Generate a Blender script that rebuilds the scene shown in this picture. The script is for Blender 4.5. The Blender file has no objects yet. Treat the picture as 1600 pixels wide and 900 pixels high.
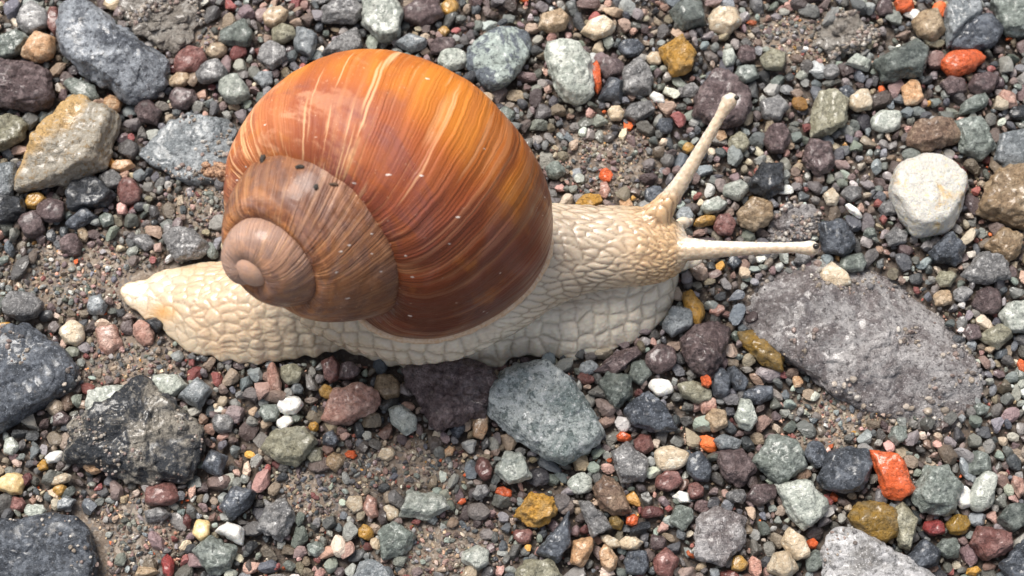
import bpy, math, random
import numpy as np

# ------------------------------------------------------------------ scene, camera, sky, sun, exposure
# All modelling is done in "photo millimetre-ish" units (1 u = 0.075 mm); objects carry scale S.
S = 7.5e-5
D = 2400.0                                   # camera distance in u (0.18 m)
TILT = math.radians(18)
scene = bpy.context.scene
col = scene.collection
cam = bpy.data.cameras.new('camera')
camo = bpy.data.objects.new('camera', cam); col.objects.link(camo)
camo.location = (0, -D*S*math.sin(TILT), D*S*math.cos(TILT))
camo.rotation_euler = (TILT, 0, 0)
cam.sensor_width = 36; cam.lens = 36*D/1600.0
cam.clip_start = 0.005; cam.clip_end = 100
cam.dof.use_dof = True; cam.dof.focus_distance = (D-120)*S; cam.dof.aperture_fstop = 40
scene.camera = camo

SUN_EL, SUN_AZ = math.radians(58), math.radians(122)     # azimuth measured from +x, counter-clockwise
world = bpy.data.worlds.new('World'); scene.world = world; world.use_nodes = True
wn = world.node_tree; wn.nodes.clear()
sky = wn.nodes.new('ShaderNodeTexSky'); sky.sky_type = 'NISHITA'; sky.sun_disc = False
sky.sun_elevation = SUN_EL; sky.sun_rotation = math.pi/2 - SUN_AZ
sky.air_density = 1.0; sky.dust_density = 3.0; sky.ozone_density = 1.0
bgn = wn.nodes.new('ShaderNodeBackground'); bgn.inputs['Strength'].default_value = 0.05
wo = wn.nodes.new('ShaderNodeOutputWorld')
hs = wn.nodes.new('ShaderNodeHueSaturation'); hs.inputs['Saturation'].default_value = .45      # thin cloud whitens the sky
wn.links.new(sky.outputs[0], hs.inputs['Color']); wn.links.new(hs.outputs[0], bgn.inputs[0]); wn.links.new(bgn.outputs[0], wo.inputs[0])
sun = bpy.data.lights.new('sun', 'SUN'); sun.energy = 1.5; sun.angle = math.radians(30); sun.color = (1, .955, .89)
suno = bpy.data.objects.new('sun', sun); col.objects.link(suno)
suno.rotation_euler = (math.pi/2 - SUN_EL, 0, SUN_AZ + math.pi/2)
scene.view_settings.view_transform = 'Standard'; scene.view_settings.look = 'None'
scene.view_settings.exposure = 1.66; scene.view_settings.gamma = 1

rng = np.random.default_rng(7)
cX = np.array([1., 0, 0]); cY = np.array([0, math.cos(TILT), math.sin(TILT)]); cZ = np.array([0, -math.sin(TILT), math.cos(TILT)])
CP = D*cZ
def G(px, py, z=0.0):
    """point of the place at height z that the photograph shows at (px, py)"""
    d = cX*(px-800)/D + cY*(450-py)/D - cZ
    s = (z-CP[2])/d[2]
    return CP + s*d

# ------------------------------------------------------------------ numpy noise
def _h(ix, iy, iz, seed):
    n = (ix.astype(np.int64)*374761393 + iy.astype(np.int64)*668265263 + iz.astype(np.int64)*2147483647 + seed*974634777) & 0xffffffff
    n = ((n ^ (n >> 13))*1274126177) & 0xffffffff
    n = ((n ^ (n >> 16))*2246822519) & 0xffffffff
    return ((n ^ (n >> 15)) & 0xffffff)/float(0xffffff)*2-1
def noise(p, seed=0):
    i = np.floor(p); f = p-i; i = i.astype(np.int64); f = f*f*f*(f*(f*6-15)+10)
    r = 0
    for a in (0, 1):
        for b in (0, 1):
            for c in (0, 1):
                w = (f[:, 0] if a else 1-f[:, 0])*(f[:, 1] if b else 1-f[:, 1])*(f[:, 2] if c else 1-f[:, 2])
                r = r + w*_h(i[:, 0]+a, i[:, 1]+b, i[:, 2]+c, seed)
    return r
def fbm(p, seed=0, octv=3):
    r = 0; a = 1.
    for o in range(octv):
        r = r + a*noise(p*2**o, seed+o*17); a *= .5
    return r
def voro2(u, v, seed, jit=.9):
    """F2-F1 of a jittered 2-D grid and the cell's own random number"""
    iu = np.floor(u).astype(np.int64); iv = np.floor(v).astype(np.int64); z = np.zeros_like(iu)
    f1 = np.full(u.shape, 9.); f2 = np.full(u.shape, 9.); cid = np.zeros(u.shape)
    for a in (-1, 0, 1):
        for b in (-1, 0, 1):
            x = iu+a+.5+.5*jit*_h(iu+a, iv+b, z, seed); y = iv+b+.5+.5*jit*_h(iu+a, iv+b, z, seed+5)
            d = np.hypot(u-x, v-y); n = d < f1
            f2 = np.where(n, f1, np.minimum(f2, d)); cid = np.where(n, _h(iu+a, iv+b, z, seed+9), cid); f1 = np.minimum(f1, d)
    return f2-f1, cid

# ------------------------------------------------------------------ mesh / object helpers
def mesh_np(name, V, F, smooth=True):
    """V (n,3), F (m,k) all faces with the same corner count"""
    me = bpy.data.meshes.new(name); V = np.asarray(V, np.float32); F = np.asarray(F, np.int32); k = F.shape[1]
    me.vertices.add(len(V)); me.vertices.foreach_set('co', V.ravel())
    me.loops.add(F.size); me.loops.foreach_set('vertex_index', F.ravel())
    me.polygons.add(len(F)); me.polygons.foreach_set('loop_start', np.arange(0, F.size, k, dtype=np.int32))
    me.polygons.foreach_set('use_smooth', np.full(len(F), smooth, dtype=bool))
    me.update(calc_edges=True); me.validate()
    return me
def attr(me, name, data, kind='FLOAT_VECTOR'):
    a = me.attributes.new(name, kind, 'POINT'); data = np.asarray(data, np.float32)
    a.data.foreach_set({'FLOAT_VECTOR': 'vector', 'FLOAT': 'value', 'FLOAT_COLOR': 'color'}[kind], data.ravel())
def obj(name, me, mat=None, parent=None, loc=None):
    o = bpy.data.objects.new(name, me); col.objects.link(o)
    if mat is not None and me is not None:
        me.materials.clear(); me.materials.append(mat)
    if parent: o.parent = parent
    else: o.scale = (S, S, S)
    if loc is not None: o.location = np.asarray(loc)*(1 if parent else S)
    return o
def tag(o, label=None, cat=None, group=None, kind=None):
    for k, v in (('label', label), ('category', cat), ('group', group), ('kind', kind)):
        if v: o[k] = v
    return o
def loft(sections, cap=True):
    """list of (k,3) rings -> V, F quads (+ fan caps as degenerate-free tris turned to quads)"""
    n = len(sections); k = len(sections[0]); V = np.concatenate(sections)
    F = [(i*k+j, i*k+(j+1) % k, (i+1)*k+(j+1) % k, (i+1)*k+j) for i in range(n-1) for j in range(k)]
    F = [tuple(f) for f in F]
    if cap: F = F + [tuple(range(k))[::-1], tuple((n-1)*k+j for j in range(k))]
    return V, F

# ------------------------------------------------------------------ materials
class NT:
    def __init__(s, name):
        s.m = bpy.data.materials.new(name); s.m.use_nodes = True; s.t = s.m.node_tree
        s.t.nodes.clear(); s.out = s.t.nodes.new('ShaderNodeOutputMaterial'); s.p = s.t.nodes.new('ShaderNodeBsdfPrincipled')
        s.t.links.new(s.p.outputs[0], s.out.inputs[0])
    def n(s, typ, **kw):
        n = s.t.nodes.new('ShaderNode'+typ)
        for k, v in kw.items(): setattr(n, k, v)
        return n
    def put(s, sock, v):
        if isinstance(v, bpy.types.NodeSocket): s.t.links.new(v, sock)
        elif v is not None:
            if sock.type == 'RGBA' and len(v) == 3: v = (*v, 1)
            sock.default_value = v
    def math(s, op, a, b=None, c=None, clamp=False):
        n = s.n('Math', operation=op, use_clamp=clamp)
        for i, v in enumerate((a, b, c)): s.put(n.inputs[i], v)
        return n.outputs[0]
    def vmath(s, op, a, b=None):
        n = s.n('VectorMath', operation=op); s.put(n.inputs[0], a)
        if b is not None: s.put(n.inputs[1], b)
        return n.outputs[0]
    def noise(s, vec, scale, detail=4, rough=.6, dist=0.):
        n = s.n('TexNoise'); s.put(n.inputs['Vector'], vec); n.inputs['Scale'].default_value = scale
        n.inputs['Detail'].default_value = detail; n.inputs['Roughness'].default_value = rough; n.inputs['Distortion'].default_value = dist
        return n.outputs['Fac']
    def voro(s, vec, scale, feature='F1', out='Distance', rnd=1.):
        n = s.n('TexVoronoi', feature=feature); s.put(n.inputs['Vector'], vec); n.inputs['Scale'].default_value = scale
        n.inputs['Randomness'].default_value = rnd
        return n.outputs[out]
    def step(s, v, lo, hi, a=0., b=1.):
        n = s.n('MapRange', interpolation_type='SMOOTHSTEP'); s.put(n.inputs[0], v)
        for i, q in enumerate((lo, hi, a, b)): n.inputs[i+1].default_value = q
        return n.outputs[0]
    def mix(s, f, a, b, mode='MIX'):
        n = s.n('Mix', data_type='RGBA', blend_type=mode); s.put(n.inputs[0], f); s.put(n.inputs[6], a); s.put(n.inputs[7], b)
        return n.outputs[2]
    def attr(s, name, out='Vector'):
        n = s.n('Attribute', attribute_name=name); return n.outputs[out]
    def bump(s, h, strength, dist, normal=None):
        n = s.n('Bump'); n.inputs['Strength'].default_value = strength; n.inputs['Distance'].default_value = dist*S
        s.put(n.inputs['Height'], h)
        if normal is not None: s.put(n.inputs['Normal'], normal)
        return n.outputs[0]

PAL = {  # base, second tone
 'slate': ((.043, .050, .063), (.16, .177, .205)), 'black': ((.016, .018, .022), (.055, .06, .07)),
 'bluegrey': ((.19, .21, .22), (.36, .38, .39)), 'green': ((.15, .172, .15), (.33, .36, .325)),
 'palegreen': ((.40, .43, .375), (.62, .63, .56)), 'darkgreen': ((.08, .095, .083), (.19, .21, .19)),
 'purple': ((.115, .075, .074), (.25, .185, .18)), 'brown': ((.20, .12, .08), (.36, .25, .17)),
 'tan': ((.40, .28, .17), (.55, .43, .3)), 'cream': ((.62, .48, .32), (.78, .68, .53)),
 'white': ((.70, .68, .63), (.85, .83, .78)), 'grey': ((.165, .16, .158), (.36, .35, .34)),
 'olive': ((.27, .25, .17), (.42, .4, .3)), 'ochre': ((.60, .31, .045), (.45, .28, .10)),
 'mustard': ((.30, .17, .022), (.2, .14, .06)), 'orange': ((.70, .115, .022), (.5, .11, .035)),
 'red': ((.30, .04, .035), (.2, .05, .05)), 'pink': ((.48, .25, .19), (.6, .4, .32)),
 'peach': ((.58, .33, .17), (.7, .5, .33)), 'redbrown': ((.20, .075, .062), (.3, .16, .14)),
 # the big two-toned ones
 'block': ((.10, .112, .135), (.44, .47, .51)), 'wedge': ((.66, .42, .17), (.42, .375, .30)),  # pale tone of the block: speckle plus its whitish sheen put into colour
 'granite': ((.27, .325, .315), (.66, .70, .675)), 'quartz': ((.80, .77, .70), (.72, .50, .24)),
 'composite': ((.042, .047, .056), (.38, .34, .28)), 'buried': ((.23, .195, .19), (.52, .49, .48)),
 'silver': ((.22, .21, .20), (.46, .45, .45)), 'crust': ((.26, .225, .19), (.36, .33, .29)),
 'topgreen': ((.13, .15, .175), (.42, .48, .44)), 'brownbig': ((.30, .20, .11), (.42, .32, .21)),
 'translucent': ((.62, .44, .2), (.72, .56, .32)),
}
MATS = {}
def stone_mat(key):
    if key in MATS: return MATS[key]
    A, B = PAL[key]; t = NT('stone_'+key)
    oi = t.n('ObjectInfo'); tc = t.n('TexCoord').outputs['Object']
    off = t.n('CombineXYZ'); r1 = t.math('MULTIPLY', oi.outputs['Random'], 913.)
    t.put(off.inputs[0], r1); t.put(off.inputs[1], t.math('MULTIPLY', oi.outputs['Random'], 377.))
    v = t.vmath('ADD', tc, off.outputs[0])
    big = key in ('block', 'wedge', 'granite', 'quartz', 'composite', 'buried', 'silver', 'crust', 'topgreen', 'brownbig')
    n1 = t.noise(v, .018 if big else .035, 5, .62, .6)
    n2 = t.noise(v, .13, 5, .65); n3 = t.noise(v, .45, 3, .6)
    lo, hi = {'granite': (.38, .6), 'quartz': (.58, .72), 'composite': (.46, .58), 'wedge': (.40, .58), 'topgreen': (.5, .56), 'block': (.34, .6), 'silver': (.36, .6), 'buried': (.38, .62)}.get(key, (.40, .70))
    split = n1
    if key == 'wedge':      # ochre skin along one edge, grey heart
        dn = t.n('VectorMath', operation='DOT_PRODUCT'); t.put(dn.inputs[0], tc); dn.inputs[1].default_value = (.0058, -.0040, 0); split = t.math('ADD', t.math('MULTIPLY', n1, .6), t.math('ADD', dn.outputs['Value'], .30))
    c = t.mix(t.step(split, lo, hi), A, B)
    # medium mottling and fine grain
    dark = tuple(x*(.78 if key in ('quartz', 'white', 'cream', 'translucent') else .45) for x in A); lite = tuple(min(.88, x*1.35+.05) for x in B)
    c = t.mix(t.step(n2, .50, .66, 0, .85), c, dark)
    c = t.mix(t.step(n2, .46, .32, 0, .75), c, lite)
    c = t.mix(t.step(n3, .56, .75, 0, .45), c, dark)
    sp = t.voro(v, .22); spk = t.step(sp, .26, .16, 0, .55 if key in ('granite', 'block', 'silver', 'buried', 'slate', 'grey', 'bluegrey') else .22)
    c = t.mix(spk, c, lite)
    if key == 'granite':
        c = t.mix(t.step(t.noise(v, .07, 4, .7), .54, .64, 0, .8), c, (.10, .14, .13))
    # dust of the tan fines lying in patches
    dustn = t.noise(v, .06, 5, .7)
    c = t.mix(t.step(dustn, .60, .78, 0, .5 if key in ('buried', 'crust', 'composite', 'black', 'slate', 'purple') else .25), c, (.36, .30, .24))
    hv = t.n('HueSaturation'); t.put(hv.inputs['Color'], c)
    t.put(hv.inputs['Value'], t.math('MULTIPLY_ADD', oi.outputs['Random'], .36, .84))
    t.put(t.p.inputs['Base Color'], hv.outputs[0])
    sm = {'white': .38, 'translucent': .22, 'quartz': .36, 'orange': .46, 'slate': .33, 'black': .30, 'block': .32, 'silver': .28, 'granite': .34, 'palegreen': .38, 'bluegrey': .36, 'buried': .38}.get(key, .42)
    t.put(t.p.inputs['Roughness'], t.step(n2, .25, .75, sm-.12, sm+.22))
    wet = t.step(t.noise(v, .022, 3, .6), .42, .62)                    # damp film in patches
    t.put(t.p.inputs['Coat Weight'], t.math('MULTIPLY', wet, .85)); t.put(t.p.inputs['Coat Roughness'], t.step(n3, .3, .7, .08, .30)); t.p.inputs['Coat IOR'].default_value = 1.4
    if key in ('translucent', 'quartz', 'white'):
        t.p.inputs['Subsurface Weight'].default_value = .25; t.p.inputs['Subsurface Radius'].default_value = (1, .7, .4); t.p.inputs['Subsurface Scale'].default_value = 8*S
    rough = {'block': 1.5, 'crust': 1.4, 'buried': 1.5, 'white': .5, 'translucent': .3, 'composite': 1.5, 'purple': 1.3, 'granite': 1.3}.get(key, .95)
    b = t.bump(n2, .9*rough, 9.); b = t.bump(n3, .85*rough, 4., b); b = t.bump(t.noise(v, 1.1, 2, .5), .35, 1.0, b)
    t.put(t.p.inputs['Normal'], b)
    MATS[key] = t.m
    return t.m
def gravel_mat(name):
    t = NT(name); tc = t.n('TexCoord').outputs['Object']; c = t.attr('tone', 'Color')
    n2 = t.noise(tc, .12, 4, .65); n3 = t.noise(tc, .42, 3, .6)
    c2 = t.mix(t.step(n2, .54, .72, 0, .6), c, t.mix(1., c, (.42, .40, .38), 'MULTIPLY'))
    c2 = t.mix(t.step(n3, .42, .25, 0, .5), c2, t.mix(.35, c, (.8, .76, .7)))
    c2 = t.mix(t.step(n3, .58, .75, 0, .4), c2, t.mix(1., c, (.3, .28, .27), 'MULTIPLY'))
    t.put(t.p.inputs['Base Color'], c2); t.put(t.p.inputs['Roughness'], t.step(n2, .25, .75, .30, .6))
    wet = t.step(t.noise(tc, .012, 3, .6), .42, .62); t.put(t.p.inputs['Coat Weight'], t.math('MULTIPLY', wet, .5)); t.p.inputs['Coat Roughness'].default_value = .16
    b = t.bump(n2, .9, 5.); b = t.bump(n3, .8, 2.4, b); t.put(t.p.inputs['Normal'], b)
    return t.m
def ground_mat():
    t = NT('damp_sandy_soil'); v = t.n('TexCoord').outputs['Object']
    n1 = t.noise(v, .008, 4, .6); n2 = t.noise(v, .07, 5, .7); n3 = t.noise(v, .3, 4, .7)
    c = t.mix(t.step(n1, .35, .65), (.165, .122, .09), (.26, .20, .148)); c = t.mix(t.step(n2, .5, .75, 0, .7), c, (.07, .054, .043))
    vc = t.n('TexVoronoi'); t.put(vc.inputs['Vector'], v); vc.inputs['Scale'].default_value = .2
    g = t.n('SeparateColor'); t.put(g.inputs[0], vc.outputs['Color'])
    c = t.mix(t.step(g.outputs[0], .55, .95, 0, .7), c, (.42, .36, .30)); c = t.mix(t.step(g.outputs[1], .72, .95, 0, .7), c, (.12, .115, .115))
    c = t.mix(t.step(n3, .55, .75, 0, .5), c, (.08, .065, .052))
    c = t.mix(t.attr('sand', 'Fac'), t.mix(1., c, (.42, .40, .40), 'MULTIPLY'), c)      # damp grit with gap shade painted in, pale sand where the fines lie open
    t.put(t.p.inputs['Base Color'], c); t.put(t.p.inputs['Roughness'], t.step(n1, .35, .65, .45, .7))
    b = t.bump(vc.outputs['Distance'], -.8, 3.); b = t.bump(n2, .8, 6., b); b = t.bump(n3, .8, 2.5, b); t.put(t.p.inputs['Normal'], b)
    return t.m

# sandy patches where the fines reach the surface (photo pixels: centre, radii)
SAND = [(120, 430, 130, 60), (200, 830, 75, 70), (950, 255, 80, 60), (500, 770, 70, 50), (690, 860, 90, 50), (1330, 640, 70, 40), (330, 320, 60, 45), (200, 560, 90, 45), (620, 730, 110, 40), (1290, 690, 50, 20), (1240, 60, 70, 50), (300, 60, 60, 40)]
SANDW = [(G(a, b)[0], G(a, b)[1], c, d) for a, b, c, d in SAND]
def sandy(x, y):
    r = np.zeros(np.shape(x))
    for a, b, c, d in SANDW: r = np.maximum(r, np.clip(1.5-np.hypot((x-a)/c, (y-b)/d), 0, 1))
    return r
# ------------------------------------------------------------------ ground sheet
def ground_z(x, y):
    p = np.stack([np.asarray(x, float).ravel(), np.asarray(y, float).ravel(), np.zeros(np.size(x))], 1)
    return (7*fbm(p/140., 3, 3)+2.5*fbm(p/28., 9, 2)).reshape(np.shape(x))
def axis(half, step, far):
    a = np.arange(-half, half+1, step); o = half*np.geomspace(1.08, far/half, 14); return np.concatenate([-o[::-1], a, o])
gx, gy = axis(1104, 8, 26000), axis(752, 8, 26000); GX, GY = np.meshgrid(gx, gy)
GZ = ground_z(GX, GY)-13.0+12.*sandy(GX, GY)
nx, ny = len(gx), len(gy); idx = np.arange(nx*ny).reshape(ny, nx)
Fg = np.stack([idx[:-1, :-1], idx[:-1, 1:], idx[1:, 1:], idx[1:, :-1]], -1).reshape(-1, 4)
gme = mesh_np('ground', np.stack([GX, GY, GZ], -1).reshape(-1, 3), Fg); attr(gme, 'sand', np.clip(sandy(GX, GY)*1.3, 0, 1).ravel(), 'FLOAT')
tag(obj('ground', gme, ground_mat()), kind='structure')

# ------------------------------------------------------------------ stone builder
def ico(n):
    t = (1+5**.5)/2
    V = [(-1, t, 0), (1, t, 0), (-1, -t, 0), (1, -t, 0), (0, -1, t), (0, 1, t), (0, -1, -t), (0, 1, -t), (t, 0, -1), (t, 0, 1), (-t, 0, -1), (-t, 0, 1)]
    F = [(0, 11, 5), (0, 5, 1), (0, 1, 7), (0, 7, 10), (0, 10, 11), (1, 5, 9), (5, 11, 4), (11, 10, 2), (10, 7, 6), (7, 1, 8), (3, 9, 4), (3, 4, 2), (3, 2, 6), (3, 6, 8), (3, 8, 9), (4, 9, 5), (2, 4, 11), (6, 2, 10), (8, 6, 7), (9, 8, 1)]
    V = [np.array(v, float)/np.linalg.norm(v) for v in V]
    for _ in range(n):
        c = {}; NF = []
        def mid(a, b):
            k = (min(a, b), max(a, b))
            if k not in c:
                m = V[a]+V[b]; V.append(m/np.linalg.norm(m)); c[k] = len(V)-1
            return c[k]
        for a, b, d in F:
            x, y, z = mid(a, b), mid(b, d), mid(d, a); NF += [(a, x, z), (b, y, x), (d, z, y), (x, y, z)]
        F = NF
    return np.array(V), np.array(F)
ICO = {i: ico(i) for i in range(6)}
def hull(P):
    P = sorted(map(tuple, P))
    def half(pts):
        h = []
        for p in pts:
            while len(h) > 1 and (h[-1][0]-h[-2][0])*(p[1]-h[-2][1])-(h[-1][1]-h[-2][1])*(p[0]-h[-2][0]) <= 0: h.pop()
            h.append(p)
        return h[:-1]
    return np.array(half(P)+half(P[::-1]))
def stone_shape(P2, h, r, sub, p=15, rough=1., lump=.07):
    """faceted lump: outline P2 (n,2 about its own middle), height h; soft intersection of half spaces + relief"""
    H = hull(P2); n = len(H); N = []; O = []
    for i in range(n):
        a, b = H[i], H[(i+1) % n]; e = b-a; L = np.hypot(*e)
        if L < 1e-6: continue
        m = np.array([e[1], -e[0]])/L; o = max(m@a, 2.)
        bt = r.uniform(.08, .55); N.append((m[0]*math.cos(bt), m[1]*math.cos(bt), math.sin(bt))); O.append(o*math.cos(bt)+.06*h*math.sin(bt))
        bt = r.uniform(.3, .7); N.append((m[0]*math.cos(bt), m[1]*math.cos(bt), -math.sin(bt))); O.append(o*math.cos(bt)+.06*h*math.sin(bt))
    ext = np.abs(H).max(0)
    for k in range(r.integers(3, 6)):
        a = r.uniform(0, 6.283); tl = r.uniform(.04, .5) if k else r.uniform(.02, .16)
        v = np.array([math.cos(a)*math.sin(tl), math.sin(a)*math.sin(tl), math.cos(tl)]); N.append(v)
        O.append(.5*h*v[2]+(r.uniform(.18, .5)*math.sin(tl)*np.hypot(*(v[:2]/(math.sin(tl)+1e-9)*ext)) if k else 0))
    N.append((0, 0, -1)); O.append(.5*h)
    N = np.array(N); O = np.array(O)
    d, F = ICO[sub]; d = d*np.array([ext[0], ext[1], .6*h+.12*ext.mean()]); d = d/np.linalg.norm(d, axis=1)[:, None]
    q = np.maximum(d@N.T, 1e-4)/O
    rad = ((q/q.max(1)[:, None])**p).sum(1)**(1./p)*q.max(1); V = d/rad[:, None]
    s = math.sqrt(ext[0]*ext[1]); sd = int(r.integers(1, 9999)); nd = d
    amp = fbm(V/(s*.75)+sd, sd, 2)*(lump if s < 42 else lump*.5)*s
    if sub >= 3: amp = amp+fbm(V/(.22*s+3)+sd, sd+3, 3)*min(.045*s, 3.6)*rough
    if sub >= 4:
        rd = 1-np.abs(noise(V/(.16*s+5)+sd, sd+7)); amp = amp-(rd**6)*min(2.6, .05*s)*rough
        amp = amp+fbm(V/9.+sd, sd+11, 2)*1.5*rough
    V = V+nd*amp[:, None]
    return V, F

OCC_S = 3.; OX, OY = 1250, 850
OCC = np.zeros((int(2*OY/OCC_S), int(2*OX/OCC_S)), np.uint8)       # ground already taken by a larger stone
yy, xx = np.mgrid[0:OCC.shape[0], 0:OCC.shape[1]]; xx = xx*OCC_S-OX; yy = yy*OCC_S-OY
def occupy(Hw, shrink=.9, val=1):
    c = Hw.mean(0); Q = c+(Hw-c)*shrink; lo = Q.min(0)-4; hi = Q.max(0)+4
    x0, x1 = [int(np.clip((v+OX)/OCC_S, 0, OCC.shape[1])) for v in (lo[0], hi[0])]; y0, y1 = [int(np.clip((v+OY)/OCC_S, 0, OCC.shape[0])) for v in (lo[1], hi[1])]
    X, Y = xx[y0:y1, x0:x1], yy[y0:y1, x0:x1]; m = np.ones(X.shape, bool); n = len(Q)
    for i in range(n):
        a, b = Q[i], Q[(i+1) % n]; m &= (b[0]-a[0])*(Y-a[1])-(b[1]-a[1])*(X-a[0]) >= 0
    OCC[y0:y1, x0:x1][m] = val
def taken(x, y):
    ix = np.clip(((np.asarray(x)+OX)/OCC_S).astype(int), 0, OCC.shape[1]-1); iy = np.clip(((np.asarray(y)+OY)/OCC_S).astype(int), 0, OCC.shape[0]-1)
    return OCC[iy, ix]

def add_stone(label, shape, key, h=None, sink=.32, p=None, rough=1., lump=.07, group=None, lift=0., occ=.9):
    r = np.random.default_rng(abs(hash_str(label+str(shape))) % (2**31))
    if isinstance(shape, list): px = np.array(shape, float)
    else:
        cx, cy, a, b = shape[:4]; an = math.radians(shape[4]) if len(shape) > 4 else r.uniform(0, .4); n = int(r.integers(5, 8))
        th = np.arange(n)/n*6.2832+r.uniform(0, 1)+r.uniform(-.22, .22, n); k = r.uniform(.92, 1.2, n)
        u, v = a*k*np.cos(th), b*k*np.sin(th); px = np.stack([cx+u*math.cos(an)+v*math.sin(an), cy-u*math.sin(an)+v*math.cos(an)], 1)
    ext = px.max(0)-px.min(0); size = math.sqrt(ext[0]*ext[1])
    if h is None: h = size*r.uniform(.55, .8)
    zc = h*(.5-sink)+lift
    W = np.array([G(a, b, zc) for a, b in px])[:, :2]; c = .5*(W.max(0)+W.min(0)); p = p or r.choice([16, 24, 32]); W = c+(W-c)*(1.015+.6/p)
    sub = 5 if size > 115 else (4 if size > 54 else 3)
    V, F = stone_shape(W-c, h, r, sub, p, rough, lump)
    nm = 'rock' if size > 140 else ('stone' if size > 48 else 'pebble')
    o = obj(nm, mesh_np(nm, V, F), stone_mat(key), None, (c[0], c[1], zc+float(ground_z(np.array([c[0]]), np.array([c[1]]))[0])*.6))
    tag(o, label, nm, group)
    occupy(hull(W), occ)
    return o
def hash_str(s):
    h = 2166136261
    for ch in s: h = ((h ^ ord(ch))*16777619) & 0xffffffff
    return h

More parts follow.
